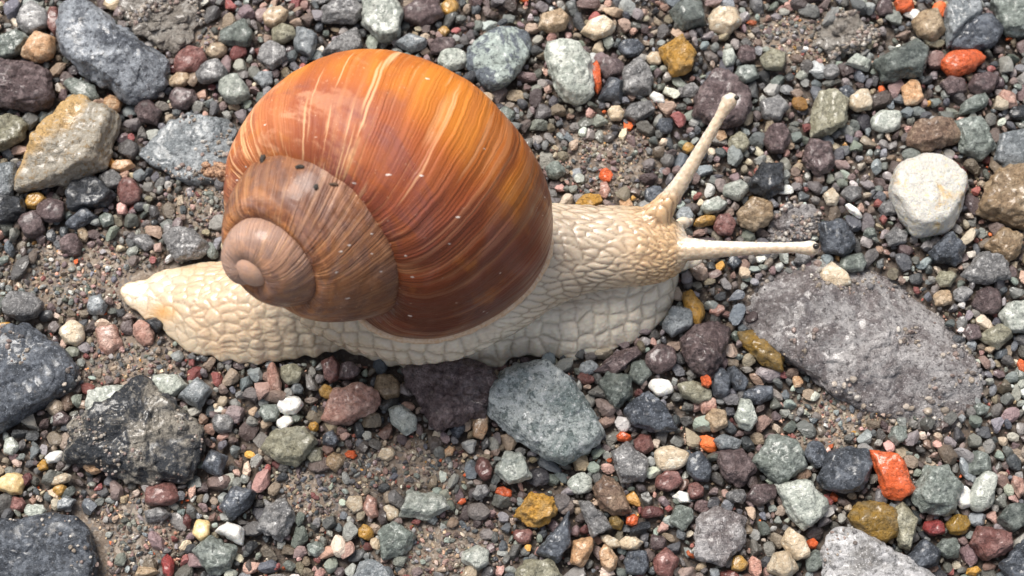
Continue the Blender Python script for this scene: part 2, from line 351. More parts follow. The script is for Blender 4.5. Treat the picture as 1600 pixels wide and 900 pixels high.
# ------------------------------------------------------------------ stones, traced one by one: label, outline or (cx, cy, a, b, angle) in photo pixels, kind, options
STONES = [
# --- great flat rocks half buried in the soil
('big brownish grey rock half buried in the soil below the long tentacle', [(1098, 442), (1170, 402), (1250, 415), (1330, 388), (1390, 398), (1450, 450), (1500, 490), (1540, 560), (1560, 640), (1520, 685), (1430, 690), (1370, 655), (1310, 600), (1240, 572), (1180, 540), (1125, 490)], 'buried', dict(h=78, sink=.6, rough=2.2, occ=.72, p=9, lump=.07)),
('flat brown grey rock in the soil behind the tip of the long tentacle', [(1195, 365), (1225, 312), (1275, 318), (1292, 350), (1262, 388), (1205, 392)], 'buried', dict(h=40, sink=.6, rough=2.2, occ=.72, p=5, lump=.09)),
('low sandy crusted rock lying against the dark blue grey block', [(165, 0), (200, -20), (300, -20), (332, 25), (322, 70), (285, 92), (255, 92), (225, 55), (190, 30)], 'crust', dict(h=50, sink=.6, rough=2.6, occ=.7, p=5, lump=.09)),
('low brown crusted rock beside the dark green grey slab', [(1258, 60), (1298, 20), (1340, 20), (1372, 55), (1352, 82), (1300, 88)], 'crust', dict(h=30, sink=.58, rough=2.6, occ=.7)),
('silvery grey rock with pale streaks beside the cream white stone', [(1282, 845), (1300, 825), (1345, 825), (1375, 842), (1425, 872), (1480, 910), (1460, 945), (1285, 945)], 'silver', dict(h=62, p=9)),
# --- large stones
('large dark blue grey oblong block with pitted pale face', [(98, 5), (130, -4), (172, 30), (217, 62), (262, 98), (264, 117), (250, 146), (212, 165), (188, 150), (146, 130), (108, 95), (88, 62)], 'block', dict(h=84, rough=1.3, p=24)),
('ochre and grey wedge shaped stone beside the dark blue grey block', [(120, 150), (145, 160), (190, 186), (180, 225), (162, 265), (80, 286), (25, 302), (24, 285), (55, 225), (90, 175)], 'wedge', dict(h=80, p=22)),
('rough purple grey stone next to the ochre wedge stone', [(-40, 110), (0, 95), (40, 94), (75, 108), (86, 140), (80, 166), (40, 172), (-20, 165)], 'purple', dict(h=64, rough=1.5)),
('flat blue grey slab partly under the snail shell', [(215, 240), (262, 190), (300, 177), (372, 188), (368, 240), (345, 288), (300, 292), (250, 272)], 'bluegrey', dict(h=30, sink=.45, p=10)),
('large dark slate stone with smooth worn face near the orange red flake', [(-50, 540), (0, 512), (40, 500), (82, 540), (116, 562), (120, 600), (70, 632), (0, 680), (-50, 690)], 'slate', dict(h=62, p=8)),
('large black stone with pale sandy patches on its broken face', [(100, 720), (112, 655), (150, 632), (200, 602), (226, 592), (265, 620), (302, 650), (321, 690), (300, 746), (242, 752), (190, 738), (150, 715)], 'composite', dict(h=74, rough=1.6)),
('large smooth slate stone near the pale yellow green pebble', [(-60, 830), (0, 812), (60, 808), (112, 799), (142, 815), (164, 848), (158, 905), (150, 950), (-60, 950)], 'slate', dict(h=56, p=8)),
('large pale blue green granite stone just below the snail foot', [(768, 600), (800, 574), (845, 567), (886, 590), (926, 640), (946, 680), (920, 692), (886, 723), (850, 716), (800, 682), (764, 650)], 'granite', dict(h=66, p=26)),
('rough purple stone wedged against the snail foot', [(625, 578), (660, 568), (720, 562), (760, 570), (779, 600), (760, 650), (722, 656), (682, 673), (655, 642), (635, 602)], 'purple', dict(h=58, rough=1.6)),
('big white quartz stone with a yellow stain', [(1388, 302), (1400, 262), (1440, 241), (1470, 247), (1508, 285), (1506, 312), (1486, 360), (1432, 372), (1410, 347)], 'quartz', dict(h=76, p=16, rough=.45)),
('brown rough stone next to the big white quartz stone', [(1530, 312), (1550, 270), (1580, 259), (1625, 262), (1640, 330), (1610, 358), (1560, 347), (1525, 332)], 'brownbig', dict(h=70, rough=1.4)),
('large flat two toned grey and pale green stone behind the shell', [(728, 92), (745, 60), (790, 38), (825, 45), (834, 75), (816, 110), (786, 139), (758, 142), (735, 120)], 'topgreen', dict(h=50, p=10)),
('large pale green white stone with a bright orange pebble beside it', [(850, 82), (875, 66), (906, 72), (923, 96), (932, 145), (916, 163), (885, 161), (862, 132)], 'palegreen', dict(h=64, p=10)),
('pitted purple grey stone under the tip of the raised tentacle', [(1082, 182), (1095, 130), (1120, 110), (1157, 124), (1176, 150), (1162, 190), (1130, 202)], 'purple', dict(h=46, rough=1.3)),
('blue grey stone with a sharp edge above the orange egg shaped stone', [(1475, 15), (1490, -12), (1522, -12), (1534, 25), (1508, 50), (1480, 76), (1476, 45)], 'bluegrey', dict(h=48)),
('dark slate stone touching the orange egg shaped stone', [(1482, 75), (1502, 42), (1540, 24), (1567, 50), (1550, 76), (1502, 84)], 'slate', dict(h=44, p=9)),
('grey green stone beyond the dark slate stone near the orange egg', [(1545, 5), (1570, -15), (1640, -10), (1640, 45), (1600, 58), (1568, 56)], 'green', dict(h=50)),
('bright orange egg shaped stone with smooth skin', [(1466, 100), (1484, 80), (1520, 79), (1541, 95), (1518, 114), (1495, 122), (1474, 113)], 'orange', dict(h=38, p=8, rough=.6)),
('dark green grey slab with a straight black side', [(1366, 96), (1430, 62), (1452, 78), (1442, 118), (1378, 128)], 'darkgreen', dict(h=52, p=20)),
('squarish brown tan stone with a white pebble at its corner', [(1423, 35), (1440, 20), (1466, 17), (1477, 50), (1456, 66), (1434, 57)], 'brownbig', dict(h=44)),
('dull brown lumpy stone between the peach pebble and the white quartz', [(1418, 207), (1435, 190), (1480, 185), (1506, 205), (1496, 226), (1440, 237), (1418, 226)], 'brown', dict(h=40)),
('mottled grey green stone between the brown lump and blue grey slab', [(1484, 195), (1530, 184), (1552, 230), (1532, 252), (1500, 238)], 'green', dict(h=38)),
('pale blue grey slab beside the brown rough stone', [(1553, 250), (1560, 210), (1600, 203), (1650, 210), (1650, 270), (1600, 275), (1570, 267)], 'bluegrey', dict(h=36)),
('tall olive grey stone with a pale face near the cream pebble', [(1272, 152), (1300, 139), (1327, 155), (1322, 190), (1300, 206), (1268, 214)], 'olive', dict(h=44)),
('black slate stone at the tip of the long tentacle', [(1279, 350), (1318, 344), (1337, 380), (1321, 402), (1284, 396)], 'slate', dict(h=36, p=16)),
('dark slate stone tucked under the big white quartz stone', [(1449, 395), (1480, 364), (1507, 390), (1497, 416), (1460, 412)], 'slate', dict(h=42, p=18)),
('tan brown stone below the brown rough stone', [(1538, 386), (1565, 357), (1597, 368), (1592, 402), (1570, 410)], 'brownbig', dict(h=42)),
('brownish grey stone near the dark slate under the quartz', [(1498, 432), (1530, 396), (1570, 407), (1577, 437), (1540, 447)], 'grey', dict(h=38)),
('shiny black stone between tan brown stone and raised tentacle', [(1162, 292), (1190, 255), (1224, 254), (1224, 297), (1195, 310)], 'black', dict(h=44)),
('rounded tan brown stone beyond the snout near mustard chip', [(1149, 332), (1175, 308), (1206, 315), (1207, 346), (1180, 360), (1154, 351)], 'brownbig', dict(h=44, p=8)),
('purplish grey stone between the black stone and quartz', [(1253, 250), (1266, 215), (1301, 222), (1306, 256), (1280, 276)], 'purple', dict(h=40)),
('brown and pink composite stone with an orange fleck near the foot', [(1060, 530), (1086, 508), (1121, 504), (1140, 515), (1131, 560), (1106, 600), (1075, 572)], 'purple', dict(h=54, rough=1.4)),
('mustard brown flat chip lying beside the big buried rock', [(1150, 518), (1190, 514), (1226, 540), (1223, 582), (1195, 570), (1165, 546)], 'mustard', dict(h=34, p=12)),
('dark slate triangular stone near the smooth white pebble', [(973, 642), (1010, 609), (1041, 640), (1057, 671), (1020, 677), (985, 662)], 'slate', dict(h=46, p=18)),
('pink and brown angular stone below the middle of the foot', [(503, 657), (520, 610), (556, 594), (592, 615), (587, 642), (546, 664)], 'pink', dict(h=46)),
('olive green lumpy stone with pale cracks', [(411, 702), (430, 672), (476, 669), (497, 690), (466, 729), (430, 724)], 'olive', dict(h=44)),
('white and black speckled stone beside the dark two faced slab', [(403, 830), (415, 786), (446, 779), (462, 810), (440, 847)], 'grey', dict(h=40, rough=1.5)),
('dark two faced slab standing on edge in the sand', [(343, 792), (365, 760), (402, 768), (387, 795), (360, 814)], 'slate', dict(h=44, p=20)),
('grey green stone touching the translucent yellow pebble', [(299, 860), (330, 840), (372, 855), (361, 892), (330, 898)], 'green', dict(h=40)),
('pale green wedge stone with a striped cream fragment beside it', [(623, 806), (640, 766), (690, 774), (704, 795), (670, 814)], 'palegreen', dict(h=40)),
('dark grey green stone below the striped cream fragment', [(591, 830), (615, 814), (652, 840), (631, 871), (600, 875)], 'green', dict(h=38)),
('blue slate stone below the dark grey green stone', [(548, 905), (575, 874), (610, 888), (622, 915), (580, 930)], 'bluegrey', dict(h=36)),
('bright ochre yellow lumpy stone', [(804, 806), (830, 768), (863, 780), (870, 806), (836, 824)], 'ochre', dict(h=42, rough=1.7)),
('pale olive stone between the granite and ochre yellow stone', [(773, 736), (790, 704), (821, 714), (830, 745), (796, 757)], 'palegreen', dict(h=38)),
('grey stone with a pale face below the granite stone', [(954, 706), (980, 691), (1012, 720), (1007, 751), (970, 754)], 'grey', dict(h=42)),
('brown angular stone beside the round pale green pebble', [(926, 762), (945, 741), (972, 760), (987, 800), (960, 807), (938, 792)], 'brown', dict(h=40)),
('long grey stone below the brown angular stone', [(903, 782), (925, 784), (957, 825), (925, 840)], 'grey', dict(h=34)),
('flat brown grey stone with cracked face', [(1084, 872), (1088, 810), (1120, 794), (1162, 810), (1163, 850), (1131, 887)], 'buried', dict(h=40)),
('purple brown stone capped by a pale grey flake', [(1118, 708), (1160, 701), (1184, 735), (1161, 760), (1133, 751)], 'purple', dict(h=42)),
('dark slate shard beside the ochre yellow stone', [(838, 862), (888, 800), (894, 850), (871, 882)], 'slate', dict(h=38)),
('pale olive stone below the dark slate shard', [(806, 892), (825, 874), (856, 874), (878, 902), (840, 925), (806, 915)], 'olive', dict(h=40)),
('light green grey stone beside the slate pebble and mossy soil', [(1174, 722), (1200, 684), (1246, 684), (1262, 730), (1215, 757)], 'green', dict(h=44)),
('black stone next to the jagged orange piece', [(1273, 747), (1300, 704), (1352, 701), (1362, 740), (1341, 770), (1288, 767)], 'slate', dict(h=52, p=9)),
('bright orange jagged piece lying on the black stone edge', [(1357, 705), (1400, 711), (1419, 735), (1429, 765), (1406, 780), (1380, 771), (1372, 745)], 'orange', dict(h=46, p=18, rough=.8)),
('pale green stone with dark underside below the black stone', [(1210, 756), (1265, 749), (1292, 785), (1287, 806), (1256, 827), (1230, 802)], 'palegreen', dict(h=48)),
('shiny brown ochre stone below the jagged orange piece', [(1323, 806), (1345, 777), (1396, 790), (1407, 830), (1381, 850), (1335, 827)], 'mustard', dict(h=46, p=9)),
('olive grey stone leaning on the shiny brown ochre stone', [(1394, 800), (1410, 784), (1434, 810), (1422, 862), (1404, 852)], 'olive', dict(h=40)),
('dark grey green stone next to the jagged orange piece', [(1424, 777), (1445, 730), (1481, 724), (1502, 760), (1492, 802), (1440, 802)], 'green', dict(h=50)),
('pale green oval stone beside the white patch stone', (1536, 771, 20, 32, -15), 'palegreen', dict(h=36, p=8)),
('red brown stone with a tiny white fleck', [(1514, 851), (1525, 821), (1577, 832), (1582, 862), (1540, 877)], 'redbrown', dict(h=44)),
('lilac slate stone beside the red brown stone', [(1560, 882), (1600, 845), (1640, 860), (1640, 910), (1575, 905)], 'slate', dict(h=36)),
('cream white stone beside the silvery grey rock', [(1198, 892), (1210, 864), (1236, 861), (1247, 890), (1226, 906)], 'cream', dict(h=36)),
('cream and brown stone next to a small orange pebble', [(1221, 846), (1234, 824), (1256, 840), (1268, 870), (1245, 877)], 'cream', dict(h=34)),
('small pale green slab leaning on the black sandy stone', [(130, 662), (140, 612), (190, 604), (212, 618), (150, 652)], 'palegreen', dict(h=40)),
('blue grey angular stone touching the black sandy stone', [(279, 621), (310, 589), (334, 610), (311, 640)], 'bluegrey', dict(h=40)),
('orange red flake in the sand behind the tail', [(149, 515), (180, 509), (192, 540), (170, 554), (154, 546)], 'pink', dict(h=26)),
('dark red cube like stone below the black sandy stone', [(227, 760), (270, 754), (282, 780), (260, 792), (229, 790)], 'redbrown', dict(h=34)),
('dark slate stone between black sandy stone and olive lump', [(313, 731), (330, 704), (357, 714), (346, 747)], 'slate', dict(h=34)),
('black stone in the shade of the ochre wedge stone', [(104, 306), (118, 281), (150, 276), (182, 305), (166, 323), (110, 332)], 'black', dict(h=42)),
('small triangular slate chip below the shaded black stone', [(102, 351), (135, 324), (154, 340), (120, 360)], 'slate', dict(h=28)),
('crystalline grey stone touching the top of the tail', [(254, 371), (275, 354), (300, 357), (327, 385), (311, 404), (275, 407)], 'grey', dict(h=40)),
('tan brown angular stone beside the rough purple stone', [(-20, 190), (15, 175), (46, 195), (36, 217), (0, 238), (-25, 225)], 'olive', dict(h=40)),
('blue grey stone below the tan brown angular stone', [(-25, 262), (0, 257), (20, 254), (31, 272), (21, 306), (-20, 312)], 'bluegrey', dict(h=38)),
('black stone below the end of the ochre wedge stone', [(-30, 318), (0, 308), (36, 311), (42, 335), (0, 353), (-30, 350)], 'black', dict(h=40)),
('yellow and pink stone between block and rough purple stone', [(31, 86), (60, 51), (86, 60), (83, 86), (60, 100)], 'peach', dict(h=38)),
('grey green stone beside the yellow and pink stone', [(-20, 65), (25, 45), (46, 60), (25, 87), (-20, 98)], 'green', dict(h=38)),
('pale grey green tall stone behind the top of the shell', [(567, 5), (590, -12), (612, -6), (632, 20), (624, 60), (596, 67), (567, 42)], 'palegreen', dict(h=46)),
('blue grey angular stone behind the shell near the tan pebbles', [(463, 40), (497, 55), (487, 90), (460, 76)], 'bluegrey', dict(h=34)),
('purplish grey wedge touching the top of the shell', [(499, 87), (525, 60), (556, 44), (567, 70), (550, 86)], 'grey', dict(h=32)),
('bright ochre yellow stone beside the cream round stone', [(1029, 80), (1065, 56), (1090, 85), (1081, 109), (1052, 120)], 'ochre', dict(h=44)),
('cream round stone next to the black and green slate', [(1104, 26), (1125, 9), (1150, 14), (1160, 35), (1140, 52), (1110, 44)], 'cream', dict(h=40)),
('black slate with a green top next to the cream round stone', [(1044, 20), (1060, 3), (1096, 7), (1104, 40), (1065, 47)], 'darkgreen', dict(h=40)),
('dark brown grey stone between the ochre stone and orange pebble', [(969, 147), (975, 105), (1000, 89), (1022, 120), (1017, 147)], 'grey', dict(h=42)),
('blue slate stone touching the bright orange pebble', [(934, 157), (950, 124), (974, 130), (970, 160)], 'slate', dict(h=34)),
('pale green stone between the buried rock and grey olive wedge', [(1561, 490), (1575, 474), (1610, 470), (1615, 520), (1575, 520)], 'palegreen', dict(h=38)),
('grey olive wedge beside the big buried rock', [(1528, 526), (1560, 504), (1584, 525), (1560, 547)], 'olive', dict(h=30)),
('blue grey stone under the front edge of the foot', [(1034, 511), (1050, 480), (1082, 484), (1080, 511), (1050, 527)], 'bluegrey', dict(h=36)),
('pale yellow green stone beneath the tip of the long tentacle', [(1279, 426), (1300, 411), (1319, 425), (1329, 448), (1305, 457), (1282, 446)], 'cream', dict(h=34)),
('purple brown long stone along the foot edge', [(929, 581), (960, 554), (996, 540), (1002, 555), (960, 588)], 'purple', dict(h=32)),
('dark green stone between the granite and slate triangle', [(934, 601), (950, 581), (986, 590), (987, 620), (960, 642)], 'darkgreen', dict(h=38)),
('black olive pebble under the notch of the tail', [(224, 502), (245, 497), (256, 508), (247, 522)], 'black', dict(h=24)),
('whitish stone touching the translucent yellow pebble', [(337, 831), (355, 814), (382, 827), (379, 853)], 'white', dict(h=30)),
('grey green stone near the pale oval stone', [(1509, 741), (1520, 704), (1546, 714), (1550, 741)], 'green', dict(h=34)),
('peach pink stone near the long grey stone', [(891, 881), (895, 844), (926, 839), (927, 861), (910, 884)], 'peach', dict(h=34)),
('pale speckled stone beneath the long edge of the green slab', [(1319, 101), (1338, 83), (1362, 95), (1357, 111)], 'palegreen', dict(h=28)),
# --- pebbles as ellipses
('grey brown pebble beside the upper end of the block', (50, 30, 22, 24), 'grey', {}),
('narrow pinkish brown pebble touching the block', (84, 32, 11, 21), 'redbrown', {}),
('flat grey green pebble under the block', (127, 141, 32, 14, -18), 'green', dict(h=22)),
('peach pebble between the block and the ochre wedge', (175, 163, 15, 15), 'peach', {}),
('dark purple pebble under the end of the block', (232, 178, 20, 22), 'purple', {}),
('purple grey pebble beyond the end of the block', (286, 155, 23, 17), 'purple', {}),
('purple red pebble against the low crusted rock', (297, 95, 25, 19), 'redbrown', {}),
('blue green pebble beyond the low crusted rock', (371, 55, 27, 21), 'green', {}),
('tan pebble near the purple red pebble', (340, 80, 17, 12), 'tan', {}),
('pale green pebble behind the curve of the shell', (367, 140, 25, 20, -30), 'palegreen', {}),
('brown grey pebble between tan and pale green pebbles', (332, 112, 25, 19), 'grey', {}),
('tan grey pebble at the blunt end of the block', (282, 128, 18, 11, 20), 'tan', {}),
('small ochre pebble under the tip of the ochre wedge', (53, 315, 18, 11), 'ochre', {}),
('grey purple pebble beside the small ochre pebble', (82, 330, 22, 19), 'purple', {}),
('dark red pebble beside the flat blue grey slab', (202, 300, 19, 21), 'redbrown', {}),
('purple grey pebble at the edge of the sand', (50, 352, 18, 21), 'purple', {}),
('purple pebble with a white chip in the sand', (112, 382, 18, 17), 'purple', {}),
('small tan pebble beside the triangular slate chip', (130, 365, 9, 12), 'tan', {}),
('grey pebble at the lower corner of the ochre wedge', (175, 282, 17, 15), 'grey', {}),
('pink tan pebble between ochre wedge and blue slab', (192, 260, 20, 10), 'peach', {}),
('rounded grey stone beside the tall pale green stone', (533, 18, 33, 22), 'grey', {}),
('purple brown stone beside the orange yellow pebble', (660, 22, 33, 18, 10), 'purple', {}),
('orange yellow pebble beside the purple brown stone', (703, 12, 13, 13), 'ochre', {}),
('tiny orange pebble below the orange yellow pebble', (693, 50, 9, 8), 'ochre', {}),
('tan yellow pebble above the olive tan pebble', (432, 27, 20, 14), 'tan', {}),
('olive tan pebble behind the shell', (441, 55, 19, 15), 'olive', {}),
('blue grey pebble directly behind the shell crown', (645, 71, 24, 15), 'bluegrey', {}),
('purple grey pebble beside the crown of the shell', (691, 73, 22, 13), 'purple', {}),
('rough purple grey pebble near the olive tan pebble', (426, 85, 24, 21), 'grey', {}),
('pale white green pebble touching the shell edge', (708, 96, 24, 15), 'palegreen', {}),
('pale grey pebble beside the shoulder of the shell', (414, 124, 15, 13), 'bluegrey', {}),
('bright orange pebble beside the pale green white stone', (932, 122, 9, 22, 8), 'orange', {}),
('purple pebble touching the blue slate stone', (955, 106, 18, 18), 'purple', {}),
('tan pebble with pale top near the flat two toned stone', (865, 32, 25, 18), 'tan', {}),
('pale tan pebble above the small slate pebble', (934, 45, 28, 16), 'cream', {}),
('grey white pebble below the dark brown grey stone', (998, 176, 25, 16, 15), 'grey', {}),
('small white pebble beside the grey white pebble', (1028, 155, 13, 9, -15), 'white', {}),
('pale yellow pebble beside the grey white pebble', (963, 179, 13, 13), 'cream', {}),
('small slate pebble near the ochre yellow stone', (986, 75, 20, 14), 'slate', {}),
('pale pebble leaning against the dark brown grey stone', (1022, 92, 12, 11), 'cream', {}),
('grey green pebble beside the pitted purple stone', (1166, 115, 20, 15), 'green', {}),
('pale green pebble near the bright ochre yellow stone', (1139, 90, 11, 15), 'palegreen', {}),
('red orange pebble above the squarish brown tan stone', (1413, 6, 16, 12), 'orange', {}),
('white pebble at the corner of the squarish brown stone', (1430, 23, 8, 10), 'white', {}),
('cream pebble beside the tall olive grey stone', (1346, 156, 20, 16), 'cream', {}),
('peach pebble with a pale lower half', (1425, 147, 17, 19), 'peach', {}),
('white topped grey pebble near the peach pebble', (1385, 189, 24, 17), 'palegreen', {}),
('grey green elongated pebble near the pink orange pebble', (1521, 166, 25, 12, 25), 'green', {}),
('pink orange pebble near the black pebble', (1576, 158, 18, 13, -30), 'pink', {}),
('olive tan pebble below the brown crusted rock', (1209, 92, 19, 20), 'olive', {}),
('grey blue pebble near the tiny yellow chip', (1209, 167, 21, 19), 'grey', {}),
('tiny yellow chip beside the grey blue pebble', (1221, 162, 13, 5, -40), 'ochre', {}),
('black pebble near the pink orange pebble', (1592, 176, 16, 12), 'black', {}),
('purple pebble under the orange egg shaped stone', (1490, 134, 22, 15), 'purple', {}),
('dull purple pebble beyond the orange egg shaped stone', (1537, 132, 24, 18), 'purple', {}),
('grey green pebble beside the pale yellow green stone', (1330, 412, 21, 15), 'green', {}),
('small yellow cream pebble on the flat brown rock', (1300, 308, 12, 14), 'cream', dict(lift=8)),
('white elongated chip near the small yellow cream pebble', (1334, 331, 16, 6, -40), 'white', {}),
('pale green pebble touching the shiny black stone', (1150, 296, 19, 17), 'palegreen', {}),
('mustard yellow chip close to the snout', (1103, 344, 18, 9), 'ochre', {}),
('pale grey green pebble above the mustard yellow chip', (1114, 321, 20, 13), 'palegreen', {}),
('purple pink pebble beside the rounded tan brown stone', (1132, 351, 20, 19, 40), 'redbrown', {}),
('grey pebble in the crook of the raised tentacle', (1070, 338, 14, 15), 'bluegrey', {}),
('olive grey pebble beside the middle of the raised tentacle', (1154, 222, 17, 15), 'olive', {}),
('purple brown pebble beyond the olive grey pebble', (1215, 215, 24, 24), 'purple', {}),
('small orange pebble touching the raised tentacle', (1127, 212, 9, 9), 'peach', {}),
('small yellow pebble beside the raised tentacle', (1075, 231, 9, 8), 'ochre', {}),
('bright orange round pebble in the fine gravel before the shell', (948, 275, 11, 10), 'orange', {}),
('small pink pebble below the bright orange round pebble', (944, 297, 9, 13), 'pink', {}),
('dark grey pebble under the root of the raised tentacle', (1022, 304, 16, 13), 'slate', {}),
('ochre lump hidden behind the neck of the snail', (922, 316, 20, 13), 'ochre', {}),
('peach pebble hidden behind the neck of the snail', (978, 318, 11, 11), 'peach', {}),
('green grey pebble touching the front of the shell', (869, 266, 15, 13), 'green', {}),
('olive pebble near the brownish grey stone', (1478, 438, 16, 14), 'olive', {}),
('tan pebble at the edge of the buried rock', (1472, 467, 15, 13), 'tan', {}),
('white grey pebble beside the tan pebble', (1502, 460, 16, 13), 'grey', {}),
('purple grey stone next to the white grey pebble', (1542, 470, 26, 21), 'purple', {}),
('small orange pebble beyond the buried rock', (1597, 573, 8, 11), 'orange', {}),
('small tan pebble beside the grey olive wedge', (1547, 546, 9, 6), 'tan', {}),
('smooth white pebble between slate triangle and brown round pebble', (1033, 603, 20, 15, -10), 'white', dict(p=7, rough=.3)),
('round purple brown pebble close to the foot edge', (1033, 562, 26, 24), 'purple', dict(p=7)),
('orange fleck of rock under the brown and pink composite stone', (1104, 596, 9, 10), 'orange', dict(lift=18)),
('knobbly yellow stone under the front of the foot', (1084, 482, 15, 25, 20), 'ochre', {}),
('orange pink pebble beside the knobbly yellow stone', (1119, 486, 13, 9, 15), 'pink', {}),
('dark green grey pebble near the foot and white pebble', (1000, 582, 18, 19), 'green', {}),
('slate pebble below the composite stone', (1126, 600, 16, 24), 'slate', {}),
('slate pebble beside the mustard brown chip', (1152, 592, 14, 22), 'slate', {}),
('blue slate pebble under the mustard brown chip', (1187, 616, 24, 15), 'slate', {}),
('olive grey pebble below the smooth white pebble', (1086, 612, 27, 16, -20), 'olive', {}),
('yellow tan pebble near the pale green pebble', (1117, 656, 18, 20), 'tan', {}),
('pale green pebble near the yellow tan pebble', (1165, 650, 20, 24), 'palegreen', {}),
('pinkish brown pebble below the olive grey pebble', (1106, 632, 15, 15), 'pink', {}),
('grey pebble between foot and granite stone', (919, 576, 15, 11), 'bluegrey', {}),
('red pebble squeezed beside the granite stone', (916, 592, 14, 9, -20), 'redbrown', {}),
('white oval pebble with a dark mark', (454, 633, 21, 17), 'white', {}),
('small white pebble below the white oval pebble', (445, 661, 14, 10, 20), 'white', {}),
('tan brown pebble beside the rough purple stone at the foot', (606, 604, 22, 21), 'brownbig', {}),
('pale green upright pebble below the tan brown pebble', (630, 657, 19, 26), 'palegreen', {}),
('bright yellow pebble touching the pink and brown stone', (510, 613, 12, 11), 'ochre', {}),
('small yellow pebble near the olive green lumpy stone', (490, 667, 8, 8), 'ochre', {}),
('coral red upright chip below the foot', (428, 592, 11, 24), 'pink', {}),
('olive brown pebble beside the coral red chip', (456, 585, 17, 16), 'olive', {}),
('rusty brown pebble under the foot edge', (516, 577, 14, 20), 'redbrown', {}),
('purple brown pebble beside the rusty brown pebble', (544, 580, 17, 14), 'purple', {}),
('pale blue grey pebble beside the white oval pebble', (464, 607, 10, 10), 'bluegrey', {}),
('peach brown upright pebble beside the granite stone', (750, 662, 14, 25), 'peach', {}),
('grey green pebble beside the white oval pebble', (420, 646, 17, 15), 'green', {}),
('pale green crusted pebble above the black sandy stone', (264, 601, 28, 19), 'palegreen', {}),
('pinkish tan pebble behind the tail', (226, 521, 17, 21), 'pink', {}),
('thin red flake on the large dark slate stone', (28, 520, 10, 5), 'red', dict(lift=12)),
('small yellow pebble at the edge of the large dark slate', (6, 510, 11, 7), 'ochre', dict(lift=5)),
('pale yellow grey pebble near the orange red flake', (113, 520, 18, 20), 'cream', {}),
('blue grey pebble in the sand behind the tail', (151, 476, 17, 15), 'bluegrey', {}),
('grey stone half in shade above the large dark slate', (34, 478, 30, 22), 'grey', {}),
('pinkish brown pebble resting on the black sandy stone', (145, 726, 15, 15), 'peach', dict(lift=6)),
('translucent tan pebble beside the large smooth slate', (20, 756, 23, 17), 'translucent', {}),
('cream oval pebble above a small orange pebble', (96, 750, 17, 8), 'cream', {}),
('small orange pebble below the cream oval pebble', (95, 765, 11, 8, 20), 'ochre', {}),
('tiny orange pebble touching the grey white chip', (68, 728, 9, 9), 'ochre', {}),
('grey white chip near the tiny orange pebble', (85, 714, 16, 9), 'white', {}),
('pale yellow green pebble on the large smooth slate', (56, 801, 17, 13, 10), 'palegreen', {}),
('grey pebble beside the pale yellow green pebble', (104, 787, 15, 10), 'bluegrey', {}),
('reddish pebble near the translucent tan pebble', (30, 790, 13, 13), 'redbrown', {}),
('pale grey green pebble near the large dark slate', (18, 697, 13, 13), 'palegreen', {}),
('grey flat pebble in the sand below the dark red cube', (244, 805, 21, 13), 'grey', {}),
('translucent yellow round pebble', (317, 829, 17, 18), 'translucent', dict(p=7, rough=.3)),
('upright dark red sliver standing in the sand', (263, 886, 9, 20), 'red', {}),
('pale yellow flake beside the dark red sliver', (230, 894, 20, 9), 'tan', {}),
('yellow orange knobbly pebble', (570, 832, 13, 13), 'ochre', dict(rough=1.5)),
('cream pebble beside the yellow orange knobbly pebble', (587, 850, 9, 10), 'cream', {}),
('tan brown pebble near the flat orange chip', (525, 722, 16, 14), 'brownbig', {}),
('olive grey pebble near the tan brown pebble', (493, 712, 14, 14), 'olive', {}),
('flat orange chip near the tan brown pebble', (549, 711, 10, 6, -10), 'orange', {}),
('red orange chip below the pale olive stone', (787, 768, 14, 8, -15), 'orange', {}),
('small red orange chip near the pale green wedge', (722, 784, 7, 5), 'orange', {}),
('pale green white pebble near the dark slate shard', (743, 871, 23, 19), 'palegreen', {}),
('cream squarish pebble near the pale olive stone', (604, 710, 13, 11), 'cream', {}),
('pink upright pebble beside the cream star shaped pebble', (581, 794, 12, 20), 'pink', {}),
('cream star shaped pebble beside the pink upright pebble', (555, 788, 14, 15), 'cream', {}),
('red purple pebble beside the pale olive stone', (757, 734, 12, 20, 20), 'redbrown', {}),
('brownish cream fragment with fine stripes', (611, 802, 13, 14), 'cream', dict(rough=1.3)),
('small orange peach chip near the red purple pebble', (702, 705, 10, 7, 40), 'peach', {}),
('round pale green pebble beside the brown angular stone', (905, 757, 20, 18), 'palegreen', dict(p=7)),
('cream translucent oval pebble with a pink middle', (1047, 716, 29, 21, -10), 'cream', dict(p=7, rough=.4)),
('round slate pebble beside the cream translucent oval', (1091, 730, 20, 28), 'slate', dict(p=8)),
('red chip beside the grey stone with a pale face', (975, 683, 13, 8, -20), 'orange', {}),
('purple pebble between the red chip and cream oval', (1005, 696, 15, 17), 'redbrown', {}),
('pale grey flake capping the purple brown stone', (1137, 693, 25, 12, -10), 'bluegrey', {}),
('dark purple pebble below the cream translucent oval', (1045, 752, 20, 17), 'redbrown', {}),
('deep red purple pebble below the round slate pebble', (1086, 767, 14, 12), 'redbrown', {}),
('round grey green pebble below the white pink chip', (1065, 809, 21, 21), 'green', dict(p=8)),
('white pink chip above the round grey green pebble', (1066, 778, 15, 9, -25), 'white', {}),
('red orange pebble on the black sliver', (988, 813, 12, 9, 20), 'orange', {}),
('black sliver beside the red orange pebble', (1001, 826, 19, 8, 25), 'black', {}),
('mustard pebble beside the long grey stone', (963, 816, 10, 12), 'mustard', {}),
('orange pink pebble under a cream chip', (951, 870, 14, 22), 'peach', {}),
('cream chip above the orange pink pebble', (955, 846, 17, 9, -25), 'cream', {}),
('cream olive pebble near the black sliver', (985, 848, 18, 11), 'cream', {}),
('slate pebble below the cream olive pebble', (996, 880, 21, 20), 'slate', {}),
('red brown oblong pebble beside the slate pebble', (1041, 881, 20, 24, -25), 'redbrown', {}),
